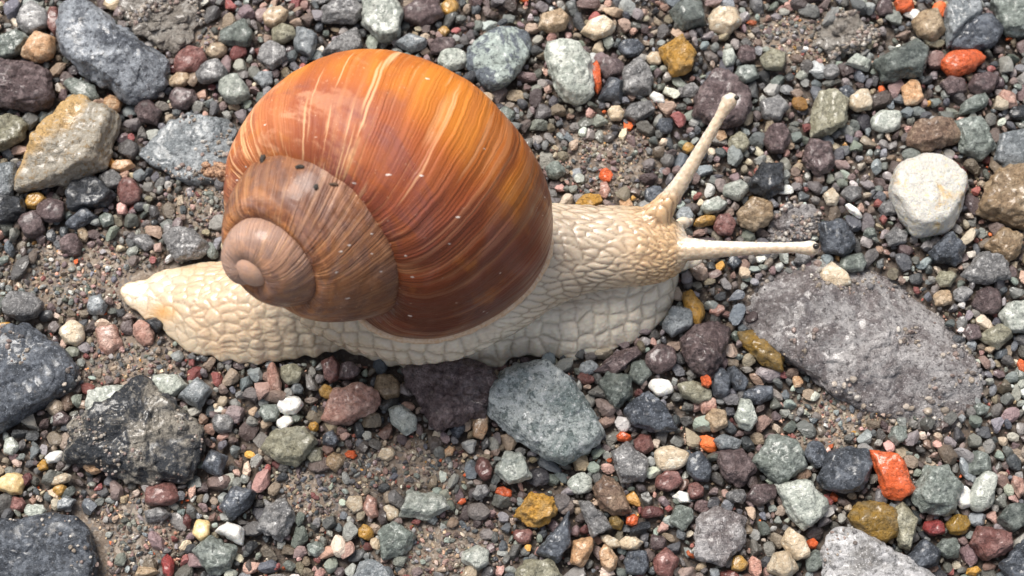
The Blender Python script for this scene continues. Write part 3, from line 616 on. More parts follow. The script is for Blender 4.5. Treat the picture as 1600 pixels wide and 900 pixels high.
('yellow pebble beside the orange pink sliver', (1155, 881, 14, 12), 'ochre', {}),
('orange pink sliver beside the yellow pebble', (1180, 886, 10, 19, 15), 'pink', {}),
('crumbly red pebble beside the bright ochre lumpy stone', (817, 838, 14, 12), 'redbrown', {}),
('purple grey stone between flat brown stone and pale green', (1191, 772, 26, 17), 'purple', {}),
('slate oval pebble between light green and black stones', (1275, 711, 16, 24, 10), 'slate', dict(p=8)),
('white pebble beside the dark grey green stone', (1505, 776, 15, 18), 'white', {}),
('small orange pebble touching the silvery grey rock', (1270, 850, 10, 8), 'orange', {}),
('grey green pebble touching the silvery grey rock', (1273, 876, 14, 17), 'green', {}),
('dark red pebble beside the mustard stone', (1461, 825, 17, 13), 'red', {}),
('mustard stone beside the dark red pebble', (1498, 819, 20, 16, 25), 'mustard', {}),
('slate blue stone beside the grey green round pebble', (1444, 870, 25, 24), 'slate', {}),
('grey green round pebble beside the slate blue stone', (1482, 856, 18, 19), 'green', {}),
('dull green stone above the red brown stone', (1582, 812, 27, 22), 'darkgreen', {}),
('pinkish brown pebble near the dull green stone', (1591, 760, 12, 18), 'pink', {}),
('flat orange chip below the red brown stone', (1521, 892, 13, 8), 'ochre', {}),
('small red pebble in the soil by the mossy patch', (1247, 596, 8, 10), 'peach', {}),
('small round brown pebble by the light green grey stone', (1255, 742, 13, 10), 'brown', {}),
]
BUILT = {}
for L_ in STONES:
    BUILT[L_[0]] = add_stone(L_[0], L_[1], L_[2], **L_[3])

# a few more look-alike pebbles that only their place tells apart
FOOT_PX = [(190, 440), (215, 486), (262, 525), (300, 549), (350, 563), (400, 568), (500, 553), (535, 547), (610, 570), (650, 574), (740, 572), (775, 572), (810, 556), (890, 560), (940, 552), (990, 531), (1030, 505), (1055, 470), (1058, 430), (1010, 335), (872, 330), (600, 360), (345, 405), (250, 420)]
FOOT_W = np.array([G(a, b, 8)[:2] for a, b in FOOT_PX])
occupy(hull(FOOT_W)[:, :], .93, 2)
occupy(hull(np.array([G(a, b, 4)[:2] for a, b in ((178, 452), (183, 435), (200, 426), (345, 398), (420, 470), (345, 564), (262, 532), (190, 478))])), 1., 2)
FILL = [('grey', 'dull grey pebble', 'dull grey pebbles in the gravel'), ('purple', 'dull purple brown pebble', 'purple brown pebbles in the gravel'), ('green', 'grey green pebble', 'grey green pebbles in the gravel'), ('slate', 'dark slate chip', 'dark slate chips in the gravel')]
nfill = 0; USED = set(); NEAR = []
import re
for L_ in STONES:
    t = re.split(r' (?:with|beside|near|between|below|above|under|in|on|at|touching|lying|half|partly|just|wedged|next|from|behind|beneath|beyond|against|along|standing|resting|leaning|tucked|close|hidden|squeezed|capped|capping|by|directly) ', L_[0])[0]
    c = np.mean(L_[1], 0) if isinstance(L_[1], list) else np.array(L_[1][:2])
    NEAR.append((t, c))
_cnt = {}
for t, c in NEAR: _cnt[t] = _cnt.get(t, 0)+1
NEAR = [(t, c) for t, c in NEAR if _cnt[t] == 1 and len(t.split()) <= 5]
for k in range(6000):
    if nfill >= 40: break
    px, py = rng.uniform(8, 1592), rng.uniform(8, 892); a = rng.uniform(11.5, 17); w = G(px, py)
    th = np.arange(8)*.785; q = taken(w[0]+a*.8*np.cos(th), w[1]+a*.8*np.sin(th))
    if q.any() or taken(w[0], w[1]) or sandy(w[0], w[1]) > .3: continue
    key, lab, grp = FILL[int(rng.choice(4, p=[.3, .28, .27, .15]))]
    dd = sorted((math.hypot(px-c[0], py-c[1]), t) for t, c in NEAR)[:2]
    lab2 = lab+' between the '+dd[0][1]+' and the '+dd[1][1]
    if lab2 in USED or len(lab2.split()) > 16: lab2 = lab+' beside the '+dd[0][1]
    if lab2 in USED or len(lab2.split()) > 16: continue
    USED.add(lab2); add_stone(lab2, (px, py, a, a*rng.uniform(.7, 1)), key, group=grp); nfill += 1

# ------------------------------------------------------------------ loose gravel and sand grains: far beyond counting
def make_bits(n, rlo, rhi, sub, lim, coarse, pw, seed, outside=False):
    r = np.random.default_rng(seed); out = []
    TONES = [((.24, .225, .21), 22), ((.20, .145, .138), 17), ((.24, .255, .225), 12), ((.42, .43, .38), 5), ((.11, .115, .125), 11), ((.36, .28, .20), 11), ((.52, .42, .32), 6), ((.42, .26, .21), 6), ((.62, .58, .53), 1.6), ((.20, .21, .22), 7), ((.55, .29, .07), .7), ((.68, .14, .035), .45), ((.26, .085, .075), 3)]
    tp = np.array([t[1] for t in TONES], float); tp /= tp.sum(); tc = np.array([t[0] for t in TONES])
    BV, BF = ICO[sub]; X = []; tries = 0
    while len(X) < n and tries < n*9:
        tries += 1
        x, y = r.uniform(-lim[0], lim[0]), r.uniform(-lim[1], lim[1]); R = rlo+(rhi-rlo)*r.random()**pw
        if outside:
            if abs(x) < 985 and abs(y) < 605: continue
        elif coarse:
            if R > 5.5 and r.random() < sandy(x, y)*1.15: continue
            th = np.array([0, 1.257, 2.513, 3.77, 5.027])+r.uniform(0, 1)
            if taken(x, y) or (taken(x+R*.75*np.cos(th), y+R*.75*np.sin(th)) > 0).sum() > 1: continue
            i0, j0 = int((y-R*.8+OY)/OCC_S), int((x-R*.8+OX)/OCC_S); k = max(1, int(1.6*R/OCC_S))
            OCC[max(i0, 0):i0+k+1, max(j0, 0):j0+k+1] = np.maximum(OCC[max(i0, 0):i0+k+1, max(j0, 0):j0+k+1], 3)
        else:
            q = int(taken(x, y))
            if q in (1, 2) or r.random() > .35+sandy(x, y): continue
        X.append((x, y, R))
    X = np.array(X); m = len(X); gz = ground_z(X[:, 0], X[:, 1])
    nb = len(BV); allV = np.empty((m, nb, 3)); sh = 24
    # a library of facet shapes, then squash, turn, place
    lib = []
    for s in range(sh):
        N = r.normal(size=(8, 3)); N /= np.linalg.norm(N, axis=1)[:, None]; O = r.uniform(.52, .95, 8)
        q = np.maximum(BV@N.T, 1e-3)/O; rad = ((q**30).sum(1))**(1/30.); v = BV/np.maximum(rad, .78)[:, None]; lib.append(v*(1+.06*fbm(BV*1.7+s*3, s, 2))[:, None])
    lib = np.array(lib); which = r.integers(0, sh, m)
    an = r.uniform(0, 6.283, m); ca, sa = np.cos(an), np.sin(an); sc = np.stack([r.uniform(.85, 1.25, m), r.uniform(.65, 1., m), r.uniform(.55, .85, m)], 1)*X[:, 2:3]
    v = lib[which]*sc[:, None, :]; tl = r.normal(0, .3, m); ct, st = np.cos(tl), np.sin(tl)
    y2 = v[..., 1]*ct[:, None]-v[..., 2]*st[:, None]; z2 = v[..., 1]*st[:, None]+v[..., 2]*ct[:, None]
    allV[..., 0] = v[..., 0]*ca[:, None]-y2*sa[:, None]+X[:, 0:1]; allV[..., 1] = v[..., 0]*sa[:, None]+y2*ca[:, None]+X[:, 1:2]
    allV[..., 2] = z2+(gz+X[:, 2]*r.uniform(-.25, .5, m)*(1 if coarse else .7)-3+(3 if coarse else 2.4)*sandy(X[:, 0], X[:, 1])-(0 if coarse else 5.*(1-sandy(X[:, 0], X[:, 1]))))[:, None]
    F = (BF[None]+(np.arange(m)*nb)[:, None, None]).reshape(-1, 3)
    tone = tc[r.choice(len(tc), m, p=tp)]*(.34+1.15*r.random((m, 1))**1.4)*r.uniform(.93, 1.07, (m, 3))
    if not coarse: tone = tone*np.array([1.18, 1.03, .90])+np.array([.015, .011, .008])      # the fines are warmer
    C = np.ones((m, nb, 4)); C[..., :3] = np.clip(tone, 0, .85)[:, None, :]
    return allV.reshape(-1, 3), F, C.reshape(-1, 4)
# grains that have washed onto the low rocks
from mathutils.bvhtree import BVHTree
from mathutils import Vector
def grains_on(o, n, rlo, rhi, seed, spread=1.):
    r = np.random.default_rng(seed); me = o.data; V0 = np.empty(len(me.vertices)*3, np.float32); me.vertices.foreach_get('co', V0); V0 = V0.reshape(-1, 3); oc = np.array(o.location)/S
    tree = BVHTree.FromPolygons([tuple(v) for v in V0.tolist()], [tuple(p.vertices) for p in me.polygons]); ext = np.abs(V0[:, :2]).max(0); out = []
    BV, BF = ICO[1]; tones = np.array([(.33, .27, .21), (.22, .18, .155), (.42, .36, .3), (.16, .15, .15), (.5, .46, .41), (.3, .22, .19)]); Vs, Fs, Cs, off = [], [], [], 0
    for k in range(n*6):
        if len(Vs) >= n: break
        x, y = r.uniform(-1, 1, 2)*ext; m = float(fbm(np.array([[x/45., y/45., seed*3.1]]), seed, 2)[0]); e = max(abs(x)/ext[0], abs(y)/ext[1])
        if m+.9*(e-.62)*spread < .12: continue
        h = tree.ray_cast(Vector((x, y, 500.)), Vector((0, 0, -1.)))
        if h[0] is None: continue
        R = rlo+(rhi-rlo)*r.random()**2.2; v = BV*R*r.uniform(.6, 1.2, 3)*(1+.2*fbm(BV*1.4+k, k, 2))[:, None]+np.array([x, y, h[0].z+R*.25])+oc
        Vs.append(v); Fs.append(BF+off); off += len(v); c = tones[r.integers(0, len(tones))]*r.uniform(.7, 1.15); Cs.append(np.tile(np.append(c, 1.), (len(v), 1)))
    return np.concatenate(Vs), np.concatenate(Fs), np.concatenate(Cs)
def pick(w): return next(o for l, o in BUILT.items() if l.startswith(w))
dusted = [grains_on(pick('big brownish grey rock'), 330, 1.6, 6, 21, 2.2), grains_on(pick('flat brown grey rock in'), 200, 1.6, 5, 22), grains_on(pick('low sandy crusted'), 260, 1.6, 5.5, 23), grains_on(pick('low brown crusted'), 260, 1.6, 5.5, 24),
          grains_on(pick('large black stone'), 160, 1.5, 3.5, 25), grains_on(pick('large dark slate stone'), 90, 1.5, 4.5, 26), grains_on(pick('large smooth slate'), 60, 1.5, 4, 27), grains_on(pick('flat blue grey slab'), 110, 1.5, 4.5, 28), grains_on(pick('silvery grey'), 40, 1.5, 3.5, 29)]
gm = gravel_mat('loose_gravel')
def stuff(name, label, cat, parts):
    o = 0; Vs, Fs, Cs = [], [], []
    for V, F, C in parts: Vs.append(V); Fs.append(F+o); Cs.append(C); o += len(V)
    me = mesh_np(name, np.concatenate(Vs), np.concatenate(Fs), False); attr(me, 'tone', np.concatenate(Cs), 'FLOAT_COLOR')
    tag(obj(name, me, gm), label, cat, kind='stuff')
stuff('gravel', 'mixed grey, purple and green fine gravel filling the gaps between stones', 'gravel',
      [make_bits(1500, 10, 16, 2, (1000, 620), True, 1.2, 11), make_bits(4200, 6.5, 10, 1, (1000, 620), True, 1.1, 14), make_bits(6000, 3.8, 7, 1, (1000, 620), True, 1.2, 12), make_bits(10000, 5, 17, 0, (1700, 1250), True, 1.7, 15, True)])
stuff('sand_grains', 'coarse tan and grey sand grains between the gravel', 'sand', [make_bits(18000, 1.6, 4.2, 0, (960, 580), False, 1.6, 13)]+dusted)

# ------------------------------------------------------------------ the snail
base = G(640, 470, 0)
snail = obj('snail', None, loc=(base[0], base[1], 0))
tag(snail, 'crawling snail with glossy orange brown shell and cream wrinkled body', 'snail')
BASE = np.array([base[0], base[1], 0])

# ---- shell: a logarithmic spiral tube; axis and proportions measured from the photograph
SH = dict(W=1.8583, H=2.123, desc=.3354, se=.9292, a=.5605, b=.9328, tilt=.1822, az=3.82, el=.728, ph=4.454, S=197.5942, px=342.457, py=449.4323, dep=380.)
DEP = 425.; SH['S'] *= (D-DEP)/(D-SH['dep']); SH['dep'] = DEP
T0 = -3.15*2*math.pi
_f = np.linspace(-1.5, 3, 400); _cx = np.sign(np.cos(_f))*np.abs(np.cos(_f))**SH['se']; _cy = np.sign(np.sin(_f))*np.abs(np.sin(_f))**SH['se']; _c, _s = math.cos(SH['tilt']), math.sin(SH['tilt'])
_r = (1+_c*SH['a']*_cx-_s*SH['b']*_cy)/(SH['H']-_s*SH['a']*_cx-_c*SH['b']*_cy); MC = float(_r.max()); FT = float(_f[int(np.argmax(_r))])
def shell_pt(th, f):
    p = SH; k = math.log(p['W'])/(2*math.pi); g = np.exp(k*th)
    z0 = -p['H']-p['desc']*np.clip(1+th/math.pi, 0, 1)**2
    cx = np.sign(np.cos(f))*np.abs(np.cos(f))**p['se']; cy = np.sign(np.sin(f))*np.abs(np.sin(f))**p['se']
    u = p['a']*cx; v = p['b']*cy; c, s = math.cos(p['tilt']), math.sin(p['tilt'])
    tp = np.sqrt(np.clip(1-(1-np.clip((th-T0)/1.7, 0, 1))**2, 0, 1)); u = u*tp; v = v*tp      # blunt rounded first whorl
    q_ = np.clip((th-T0-4)/5.5, 0, 1); cr = .60+.40*q_*q_*(3-2*q_); u = u*(1+p['a']-cr)/p['a']      # early whorls close over the axis
    rho = np.maximum(cr+c*u-s*v, 0)*g; z = (z0+s*u+c*v)*g
    ft = FT; lam = .32*np.clip((-6.0-th)/1.2, 0, 1)*np.clip((th-T0)/6., 0, 1); wt = np.clip((np.cos(f-ft)+.15)/.6, 0, 1); wt = wt*wt*(3-2*wt)
    rho = rho+lam*wt*np.maximum(MC*(-z)-rho, 0)          # old whorls are worn flat towards one smooth cone
    return shell_axis(np.stack([rho*np.cos(-th), rho*np.sin(-th), z], -1))
def shell_axis(P):
    p = SH
    ca, sa = math.cos(p['az']), math.sin(p['az']); ce, se = math.cos(p['el']), math.sin(p['el'])
    ax = np.array([ca*ce, sa*ce, se]); e1 = np.array([-sa, ca, 0]); e2 = np.cross(ax, e1); cp, sp = math.cos(p['ph']), math.sin(p['ph'])
    R = np.stack([cp*e1+sp*e2, -sp*e1+cp*e2, ax], 1); q = P@R.T*p['S']; d0 = D-p['dep']
    o = (p['px']-800)*d0/D*cX+(450-p['py'])*d0/D*cY+p['dep']*cZ
    return o+q[..., 0:1]*cX+q[..., 1:2]*cY+q[..., 2:3]*cZ
NF_, NT_ = 184, 460
f = np.arange(NF_)/NF_*2*math.pi
LIP_Z = 158.
ths = np.linspace(-2.6, 0, 400); Zs = shell_pt(ths[:, None]+0*f[None], f[None]+0*ths[:, None])[..., 2]
te = np.array([ths[np.argmax(Zs[:, j] < LIP_Z)] if (Zs[:, j] < LIP_Z).any() else 0. for j in range(NF_)])
te = np.clip(te, -2.4, -.6)
for _ in range(14): te = (np.roll(te, 1)+te*2+np.roll(te, -1))/4
gg = np.linspace(0, 1, NT_)
TH = -((-T0)*(1-gg)**1.5)[:, None]+te[None]*gg[:, None]**12+0*f[None]     # the lip bends only the newest growth
FF = f[None]+0*gg[:, None]
P = shell_pt(TH, FF)
# relief: fine growth ribs, a few stronger rest lines, gentle dents
dth = np.gradient(P, axis=0); df = np.roll(P, -1, 1)-np.roll(P, 1, 1); Nn = np.cross(df, dth); Nn /= np.linalg.norm(Nn, axis=-1)[..., None]+1e-9
cen = P.mean(1, keepdims=True); sgn = np.sign(((P-cen)*Nn).sum(-1)); Nn *= sgn[..., None]
GR = -((-T0)*(1-gg)**1.5)[:, None]+te.mean()*gg[:, None]**12-.30*np.sin(f[None]-.3)*(1-gg[:, None]**12)
size = np.exp(math.log(SH['W'])/(2*math.pi)*TH)
gc = np.stack([GR, np.cos(FF), np.sin(FF)], -1).reshape(-1, 3)
warp = .04*fbm(gc*np.array([1.2, 1.6, 1.6]), 31, 2)
ribs = noise(np.stack([gc[:, 0]*14+warp*9, gc[:, 1]*.6, gc[:, 2]*.6], 1), 41)*1.2+noise(np.stack([gc[:, 0]*9+warp*5, gc[:, 1]*.7, gc[:, 2]*.7], 1), 42)*1.3
rest = np.abs(noise(np.stack([gc[:, 0]*4.2+warp*6, gc[:, 1]*.5, gc[:, 2]*.5], 1), 43)); rest = -np.exp(-(rest/.05)**2)*1.6
dent = fbm(gc*np.array([2.2, 2.2, 2.2]), 44, 3)*1.6
P = P+Nn*((ribs+rest+dent).reshape(P.shape[:2])*size*.85)[..., None]
# the tube is taken in a little at the newest edge so that the lip reads as a rim
idx = np.arange(NT_*NF_).reshape(NT_, NF_); ii = np.roll(idx, -1, 1)
Fs = np.stack([idx[:-1], ii[:-1], ii[1:], idx[1:]], -1).reshape(-1, 4)
# smooth rounded nucleus over the tip of the spire
dv_, dF = ICO[4]; dq = dv_*np.array([.155, .155, .125])+np.array([0, 0, -.335]); Vd = shell_axis(dq); gd = np.stack([np.full(len(dq), T0), dv_[:, 0], dv_[:, 1]], 1)
dF = dF+P.shape[0]*P.shape[1]
shell_me = bpy.data.meshes.new('shell'); shell_me.from_pydata((np.concatenate([P.reshape(-1, 3), Vd])-BASE).tolist(), [], Fs.tolist()+dF.tolist())
shell_me.polygons.foreach_set('use_smooth', np.ones(len(shell_me.polygons), bool)); shell_me.update()
attr(shell_me, 'growth', np.concatenate([gc, gd]))
def shell_mat():
    t = NT('snail_shell'); g = t.attr('growth'); sep = t.n('SeparateXYZ'); t.put(sep.inputs[0], g); gu = sep.outputs[0]
    w = t.noise(g, 1.3, 3, .6)
    gw = t.math('ADD', gu, t.math('MULTIPLY', w, .07))
    def strip(k, sc, det=3):
        c = t.n('CombineXYZ'); t.put(c.inputs[0], t.math('MULTIPLY', gw, k)); t.put(c.inputs[1], t.math('MULTIPLY', sep.outputs[1], sc)); t.put(c.inputs[2], t.math('MULTIPLY', sep.outputs[2], sc))
        return t.noise(c.outputs[0], 1., det, .6)
    s1, s2, s3 = strip(2.2, .5, 2), strip(8, .38, 1), strip(27, .55, 1.5)
    blot = t.noise(g, 1.9, 5, .62, .5)
    # newest growth deep mahogany, the upper whorl amber to peach, the spire worn grey brown
    amber, peach, mahog, red = (.46, .115, .015), (.54, .19, .075), (.11, .016, .0012), (.26, .05, .013)
    c = t.mix(t.step(gu, -2.2, -3.5), mahog, amber); c = t.mix(t.step(gu, -3.6, -4.8, 0, .85), c, peach)
    mid = t.math('MULTIPLY', t.math('MULTIPLY', t.step(gu, -4.7, -3.9), t.step(gu, -2.5, -3.1)), t.step(sep.outputs[2], .05, .45))
    c = t.mix(t.math('MULTIPLY', mid, t.step(blot, .36, .56, .35, .95)), c, (.24, .072, .05))
    rim = t.math('MULTIPLY', t.math('MULTIPLY', t.step(gu, -5., -4.3), t.step(gu, -2.2, -2.9)), t.step(sep.outputs[2], .25, -.15))
    c = t.mix(t.math('MULTIPLY', rim, .7), c, (.62, .21, .02))
    c = t.mix(t.step(s1, .46, .62, 0, .5), c, red)
    c = t.mix(t.step(blot, .54, .68, 0, .35), c, (.56, .20, .025))
    c = t.mix(t.step(s2, .54, .70, 0, .28), c, (.25, .068, .04))
    c = t.mix(t.step(t.noise(g, 1.1, 4, .6, .4), .47, .34, 0, .75), c, (.23, .078, .055))
    spire = t.mix(t.step(t.noise(g, 1.5, 4, .65), .38, .60), (.46, .18, .06), (.18, .062, .026)); spire = t.mix(t.step(blot, .46, .60, 0, .65), spire, (.25, .135, .105))
    spire = t.mix(t.step(strip(5, .4), .54, .66, 0, .35), spire, (.42, .20, .065))
    spire = t.mix(t.step(sep.outputs[1], .45, .98, 0, .5), spire, (.10, .042, .025))
    sp_on = t.step(gu, -5.6, -7.0); c = t.mix(sp_on, c, spire)
    c = t.mix(t.step(gu, -13.2, -18.6, 0, .72), c, (.56, .38, .30))
    worn = t.math('MULTIPLY', t.step(t.noise(g, 2.6, 5, .7, .3), .50, .62), t.math('MULTIPLY', t.step(gu, -3.4, -4.4), t.step(gu, -7.4, -6., .35, 1.))); c = t.mix(t.math('MULTIPLY', worn, .5), c, (.66, .34, .19))
    c = t.mix(t.math('MULTIPLY', t.step(strip(3.4, .35, 2), .52, .60), t.step(gu, -3.9, -3.2, 0, .6)), c, (.12, .022, .006))
    # worn cream growth streaks, strongest on the middle of the whorl
    thin = t.step(s2, .40, .34); wear = t.math('MULTIPLY', thin, t.step(strip(3, 1.6), .40, .56))
    c = t.mix(t.math('MULTIPLY', wear, t.math('MULTIPLY', t.step(gu, -3., -4., .12, .8), t.step(gu, -6.6, -5.6, .25, 1.))), c, (.76, .42, .20))
    s4 = strip(17, .35, 2); c = t.mix(t.math('MULTIPLY', t.step(s4, .41, .36), t.math('MULTIPLY', t.step(gu, -2.6, -3.8, .10, .8), t.step(gu, -6.6, -5.6, .2, 1.))), c, (.74, .42, .22))
    c = t.mix(t.step(s3, .58, .74, 0, .18), c, (.13, .042, .018)); c = t.mix(t.step(s3, .40, .28, 0, .18), c, (.66, .32, .13))
    wr = t.noise(t.n('TexCoord').outputs['Object'], .28, 3, .7); c = t.mix(t.math('MULTIPLY', t.step(wr, .64, .72), t.step(gu, -2.6, -4., .1, .6)), c, (.80, .52, .32))
    c = t.mix(t.step(wr, .33, .26, 0, .5), c, (.09, .035, .018))
    # tiny white stretched flecks, and smaller pale ones
    o = t.n('TexCoord').outputs['Object']
    mp = t.n('Mapping'); t.put(mp.inputs[0], o); mp.inputs['Rotation'].default_value = (0, 0, .45); mp.inputs['Scale'].default_value = (.022, .075, .05)
    fl = t.n('TexVoronoi'); t.put(fl.inputs['Vector'], mp.outputs[0]); fl.inputs['Scale'].default_value = 1.3; sc = t.n('SeparateColor'); t.put(sc.inputs[0], fl.outputs['Color'])
    fleck = t.math('MULTIPLY', t.step(t.math('ADD', fl.outputs['Distance'], t.math('MULTIPLY', t.noise(o, .25, 3), .22)), .235, .20), t.step(sc.outputs[0], .80, .82))
    mp2 = t.n('Mapping'); t.put(mp2.inputs[0], o); mp2.inputs['Rotation'].default_value = (0, 0, .2); mp2.inputs['Scale'].default_value = (.05, .14, .1)
    f2 = t.n('TexVoronoi'); t.put(f2.inputs['Vector'], mp2.outputs[0]); f2.inputs['Scale'].default_value = 1.; sc2 = t.n('SeparateColor'); t.put(sc2.inputs[0], f2.outputs['Color'])
    fk2 = t.math('MULTIPLY', t.math('MULTIPLY', t.step(t.math('ADD', f2.outputs['Distance'], t.math('MULTIPLY', t.noise(o, .5, 3), .3)), .30, .22), t.step(sc2.outputs[1], .80, .82)), t.step(t.noise(o, .012, 3), .48, .6)); c = t.mix(t.math('MULTIPLY', fk2, .55), c, (.80, .58, .44))
    c = t.mix(t.math('MULTIPLY', fleck, .85), c, (.84, .74, .66))
    t.put(t.p.inputs['Base Color'], c)
    t.put(t.p.inputs['Roughness'], t.math('ADD', t.step(s3, .3, .7, .28, .46), t.math('SUBTRACT', t.step(gu, -2.2, -3.6, 0, .26), t.step(gu, -6., -7.5, 0, .14))))
    t.put(t.p.inputs['Coat Weight'], t.math('ADD', t.step(gu, -2.2, -3.4, .22, .04), t.step(gu, -6., -7.5, 0, .25))); t.p.inputs['Coat Roughness'].default_value = .18
    t.p.inputs['Subsurface Weight'].default_value = .04; t.p.inputs['Subsurface Radius'].default_value = (1, .35, .12); t.p.inputs['Subsurface Scale'].default_value = 14*S
    t.p.inputs['Specular IOR Level'].default_value = .35
    b = t.bump(s3, .6, 5.); b = t.bump(s2, .35, 7., b); b = t.bump(strip(60, .8, 1.5), .5, 3., b); b = t.bump(t.noise(o, .35, 3, .6), .22, 2., b); b = t.bump(fleck, .35, 1.5, b)
    t.put(t.p.inputs['Normal'], b); return t.m
shell = obj('shell', shell_me, shell_mat(), snail)

def simple_mat(name, a, b, rough=.5, sc=.2, bumpd=2.):
    t = NT(name); v = t.n('TexCoord').outputs['Object']; n = t.noise(v, sc, 4, .65)
    t.put(t.p.inputs['Base Color'], t.mix(t.step(n, .35, .65), a, b)); t.p.inputs['Roughness'].default_value = rough
    t.put(t.p.inputs['Normal'], t.bump(n, .6, bumpd)); return t.m
# pale thickened lip round the mouth of the shell
ring = P[-1]; K = 10; secs = []
for j in range(NF_):
    c0 = ring[j]; tg = ring[(j+1) % NF_]-ring[j-1]; tg /= np.linalg.norm(tg)+1e-9; a = Nn[-1, j]; b = np.cross(tg, a)
    al = np.arange(K)/K*6.283; R_ = 7*(1+.12*math.sin(j*1.7)*math.sin(j*.37))
    secs.append(c0+R_*(np.cos(al)[:, None]*a+np.sin(al)[:, None]*b))
V = np.concatenate(secs); ix = np.arange(NF_*K).reshape(NF_, K)
Fl = np.stack([ix, np.roll(ix, -1, 1), np.roll(np.roll(ix, -1, 1), -1, 0), np.roll(ix, -1, 0)], -1).reshape(-1, 4)
obj('lip', mesh_np('lip', V-BASE, Fl), simple_mat('shell_lip', (.72, .54, .38), (.6, .38, .22), .4), shell)['label'] = 'pale thickened rim of the shell mouth'

# ---- body: foot, neck, head and feelers fused into one skin
def ground_row(px, near, far, zed): a, b = G(px, near, zed), G(px, far, zed); return a, b
FOOT = [(186, 458, 446, 3), (194, 470, 437, 5), (222, 488, 428, 8), (240, 502, 423, 11), (254, 514, 420, 14), (263, 524, 418, 17), (275, 536, 415, 21), (300, 549, 411, 33), (350, 562, 402, 50), (400, 568, 392, 68), (450, 562, 385, 82), (500, 553, 380, 94), (535, 546, 378, 100), (570, 557, 376, 100), (610, 570, 374, 100), (650, 575, 372, 100), (700, 569, 370, 100), (740, 572, 366, 98), (775, 573, 364, 94), (810, 556, 362, 90), (850, 554, 360, 84), (890, 560, 358, 78), (940, 552, 358, 70), (990, 531, 362, 60), (1030, 505, 370, 46), (1050, 477, 382, 32), (1060, 440, 400, 18)]
FO = np.array(FOOT, float); xs = np.linspace(186, 1060, 190)
FO = np.stack([xs]+[np.interp(xs, FO[:, 0], FO[:, i]) for i in (1, 2, 3)], 1)
def smooth1(a, n):
    for _ in range(n): a = np.concatenate([a[:1], (a[:-2]+2*a[1:-1]+a[2:])/4, a[-1:]])
    return a
for i in (1, 2, 3): FO[:, i] = smooth1(FO[:, i], 1)
q_ = np.stack([xs/16., 0*xs, 0*xs], 1); rag = np.clip((340-xs)/120, 0, 1)
FO[:, 1] += noise(q_, 91)*(2.2+6*rag)+2.2*np.cos(xs/29.*6.283); FO[:, 2] += noise(q_+9, 92)*(1+6*rag)      # ragged tail, scalloped skirt
secs = []
for px, n_, f_, h in FO:
    a, b = G(px, n_, 10), G(px, f_, 10); yc, w = .5*(a[1]+b[1]), .5*abs(b[1]-a[1]); x = .5*(a[0]+b[0]); fr = .9+.1*math.sin(px*.19)
    d = np.cos(np.linspace(0, math.pi, 25)); z = 4+np.maximum(h-4, 1)*(1-np.abs(d)**1.75)**1.0
    top = np.stack([np.full(25, x), yc+w*d, z], 1); dd = np.linspace(-1, 1, 9); bot = np.stack([np.full(9, x), yc+w*.97*dd, np.full(9, -7.)], 1)
    secs.append(np.concatenate([top, bot]))
pieces = [loft(secs)]
def tube(rows, k=20, flat=None):
    """rows: (px, py, z, r_side, r_up)"""
    R_ = np.array(rows, float); t = np.linspace(0, len(R_)-1, len(R_)*8); i0 = np.arange(len(R_))
    R2 = np.stack([smooth1(np.interp(t, i0, R_[:, c]), 6) for c in range(R_.shape[1])], 1)
    C = np.array([G(r[0], r[1], r[2]) for r in R2]); Tg = np.gradient(C, axis=0); Tg /= np.linalg.norm(Tg, axis=1)[:, None]
    out = []
    for c, tg, r in zip(C, Tg, R2):
        s = np.cross([0, 0, 1.], tg); s /= np.linalg.norm(s); u = np.cross(tg, s); al = np.arange(k)/k*6.2832
        out.append(c+r[3]*np.cos(al)[:, None]*s+r[4]*np.sin(al)[:, None]*u)
    return loft(out), C
pieces.append(tube([(470, 450, 60, 60, 40), (540, 440, 80, 110, 70), (620, 422, 100, 150, 85), (710, 410, 105, 150, 85), (790, 404, 100, 118, 76), (850, 397, 94, 84, 63), (900, 390, 92, 70, 57), (950, 386, 92, 65, 54), (1000, 385, 90, 62, 51), (1035, 388, 84, 55, 46), (1058, 392, 76, 40, 36), (1071, 394, 70, 16, 16)], 28)[0])
pieces.append(tube([(990, 362, 92, 34, 34), (1018, 346, 112, 26, 25), (1036, 325, 128, 18.5, 18), (1053, 301, 142, 13.5, 13), (1078, 263, 160, 11, 11), (1103, 220, 178, 9.3, 9.3), (1122, 187, 192, 8, 8), (1132, 170, 198, 9.6, 9.6), (1140, 157, 201, 13, 12.5), (1147, 147, 203, 6, 6)])[0])
tA = (1146, 151, 210)
pieces.append(tube([(1010, 395, 84, 34, 34), (1045, 391, 98, 25, 24), (1070, 389, 108, 19, 18.5), (1098, 390, 116, 15, 15), (1135, 389, 124, 12, 12), (1180, 388, 133, 9.8, 9.8), (1225, 387, 141, 8.4, 8.4), (1250, 387, 145, 8.8, 8.8), (1269, 388, 147, 12.4, 12), (1280, 388, 147, 6, 6)])[0])
pieces.append(tube([(1040, 418, 48, 14, 14), (1062, 414, 44, 11, 10), (1082, 409, 40, 9, 8), (1094, 405, 38, 5, 5)], 14)[0])
pieces.append(tube([(1040, 362, 56, 14, 14), (1062, 352, 50, 10, 10), (1076, 346, 46, 8, 8), (1082, 343, 45, 4, 4)], 14)[0])
import bmesh
bm = bmesh.new()
for V, F in pieces:
    vs = [bm.verts.new(v) for v in V]
    for q in F:
        try: bm.faces.new([vs[i] for i in q])
        except ValueError: pass
bmesh.ops.recalc_face_normals(bm, faces=bm.faces)
raw = bpy.data.meshes.new('raw_body'); bm.to_mesh(raw); bm.free()
tmp = bpy.data.objects.new('raw_body', raw); col.objects.link(tmp)
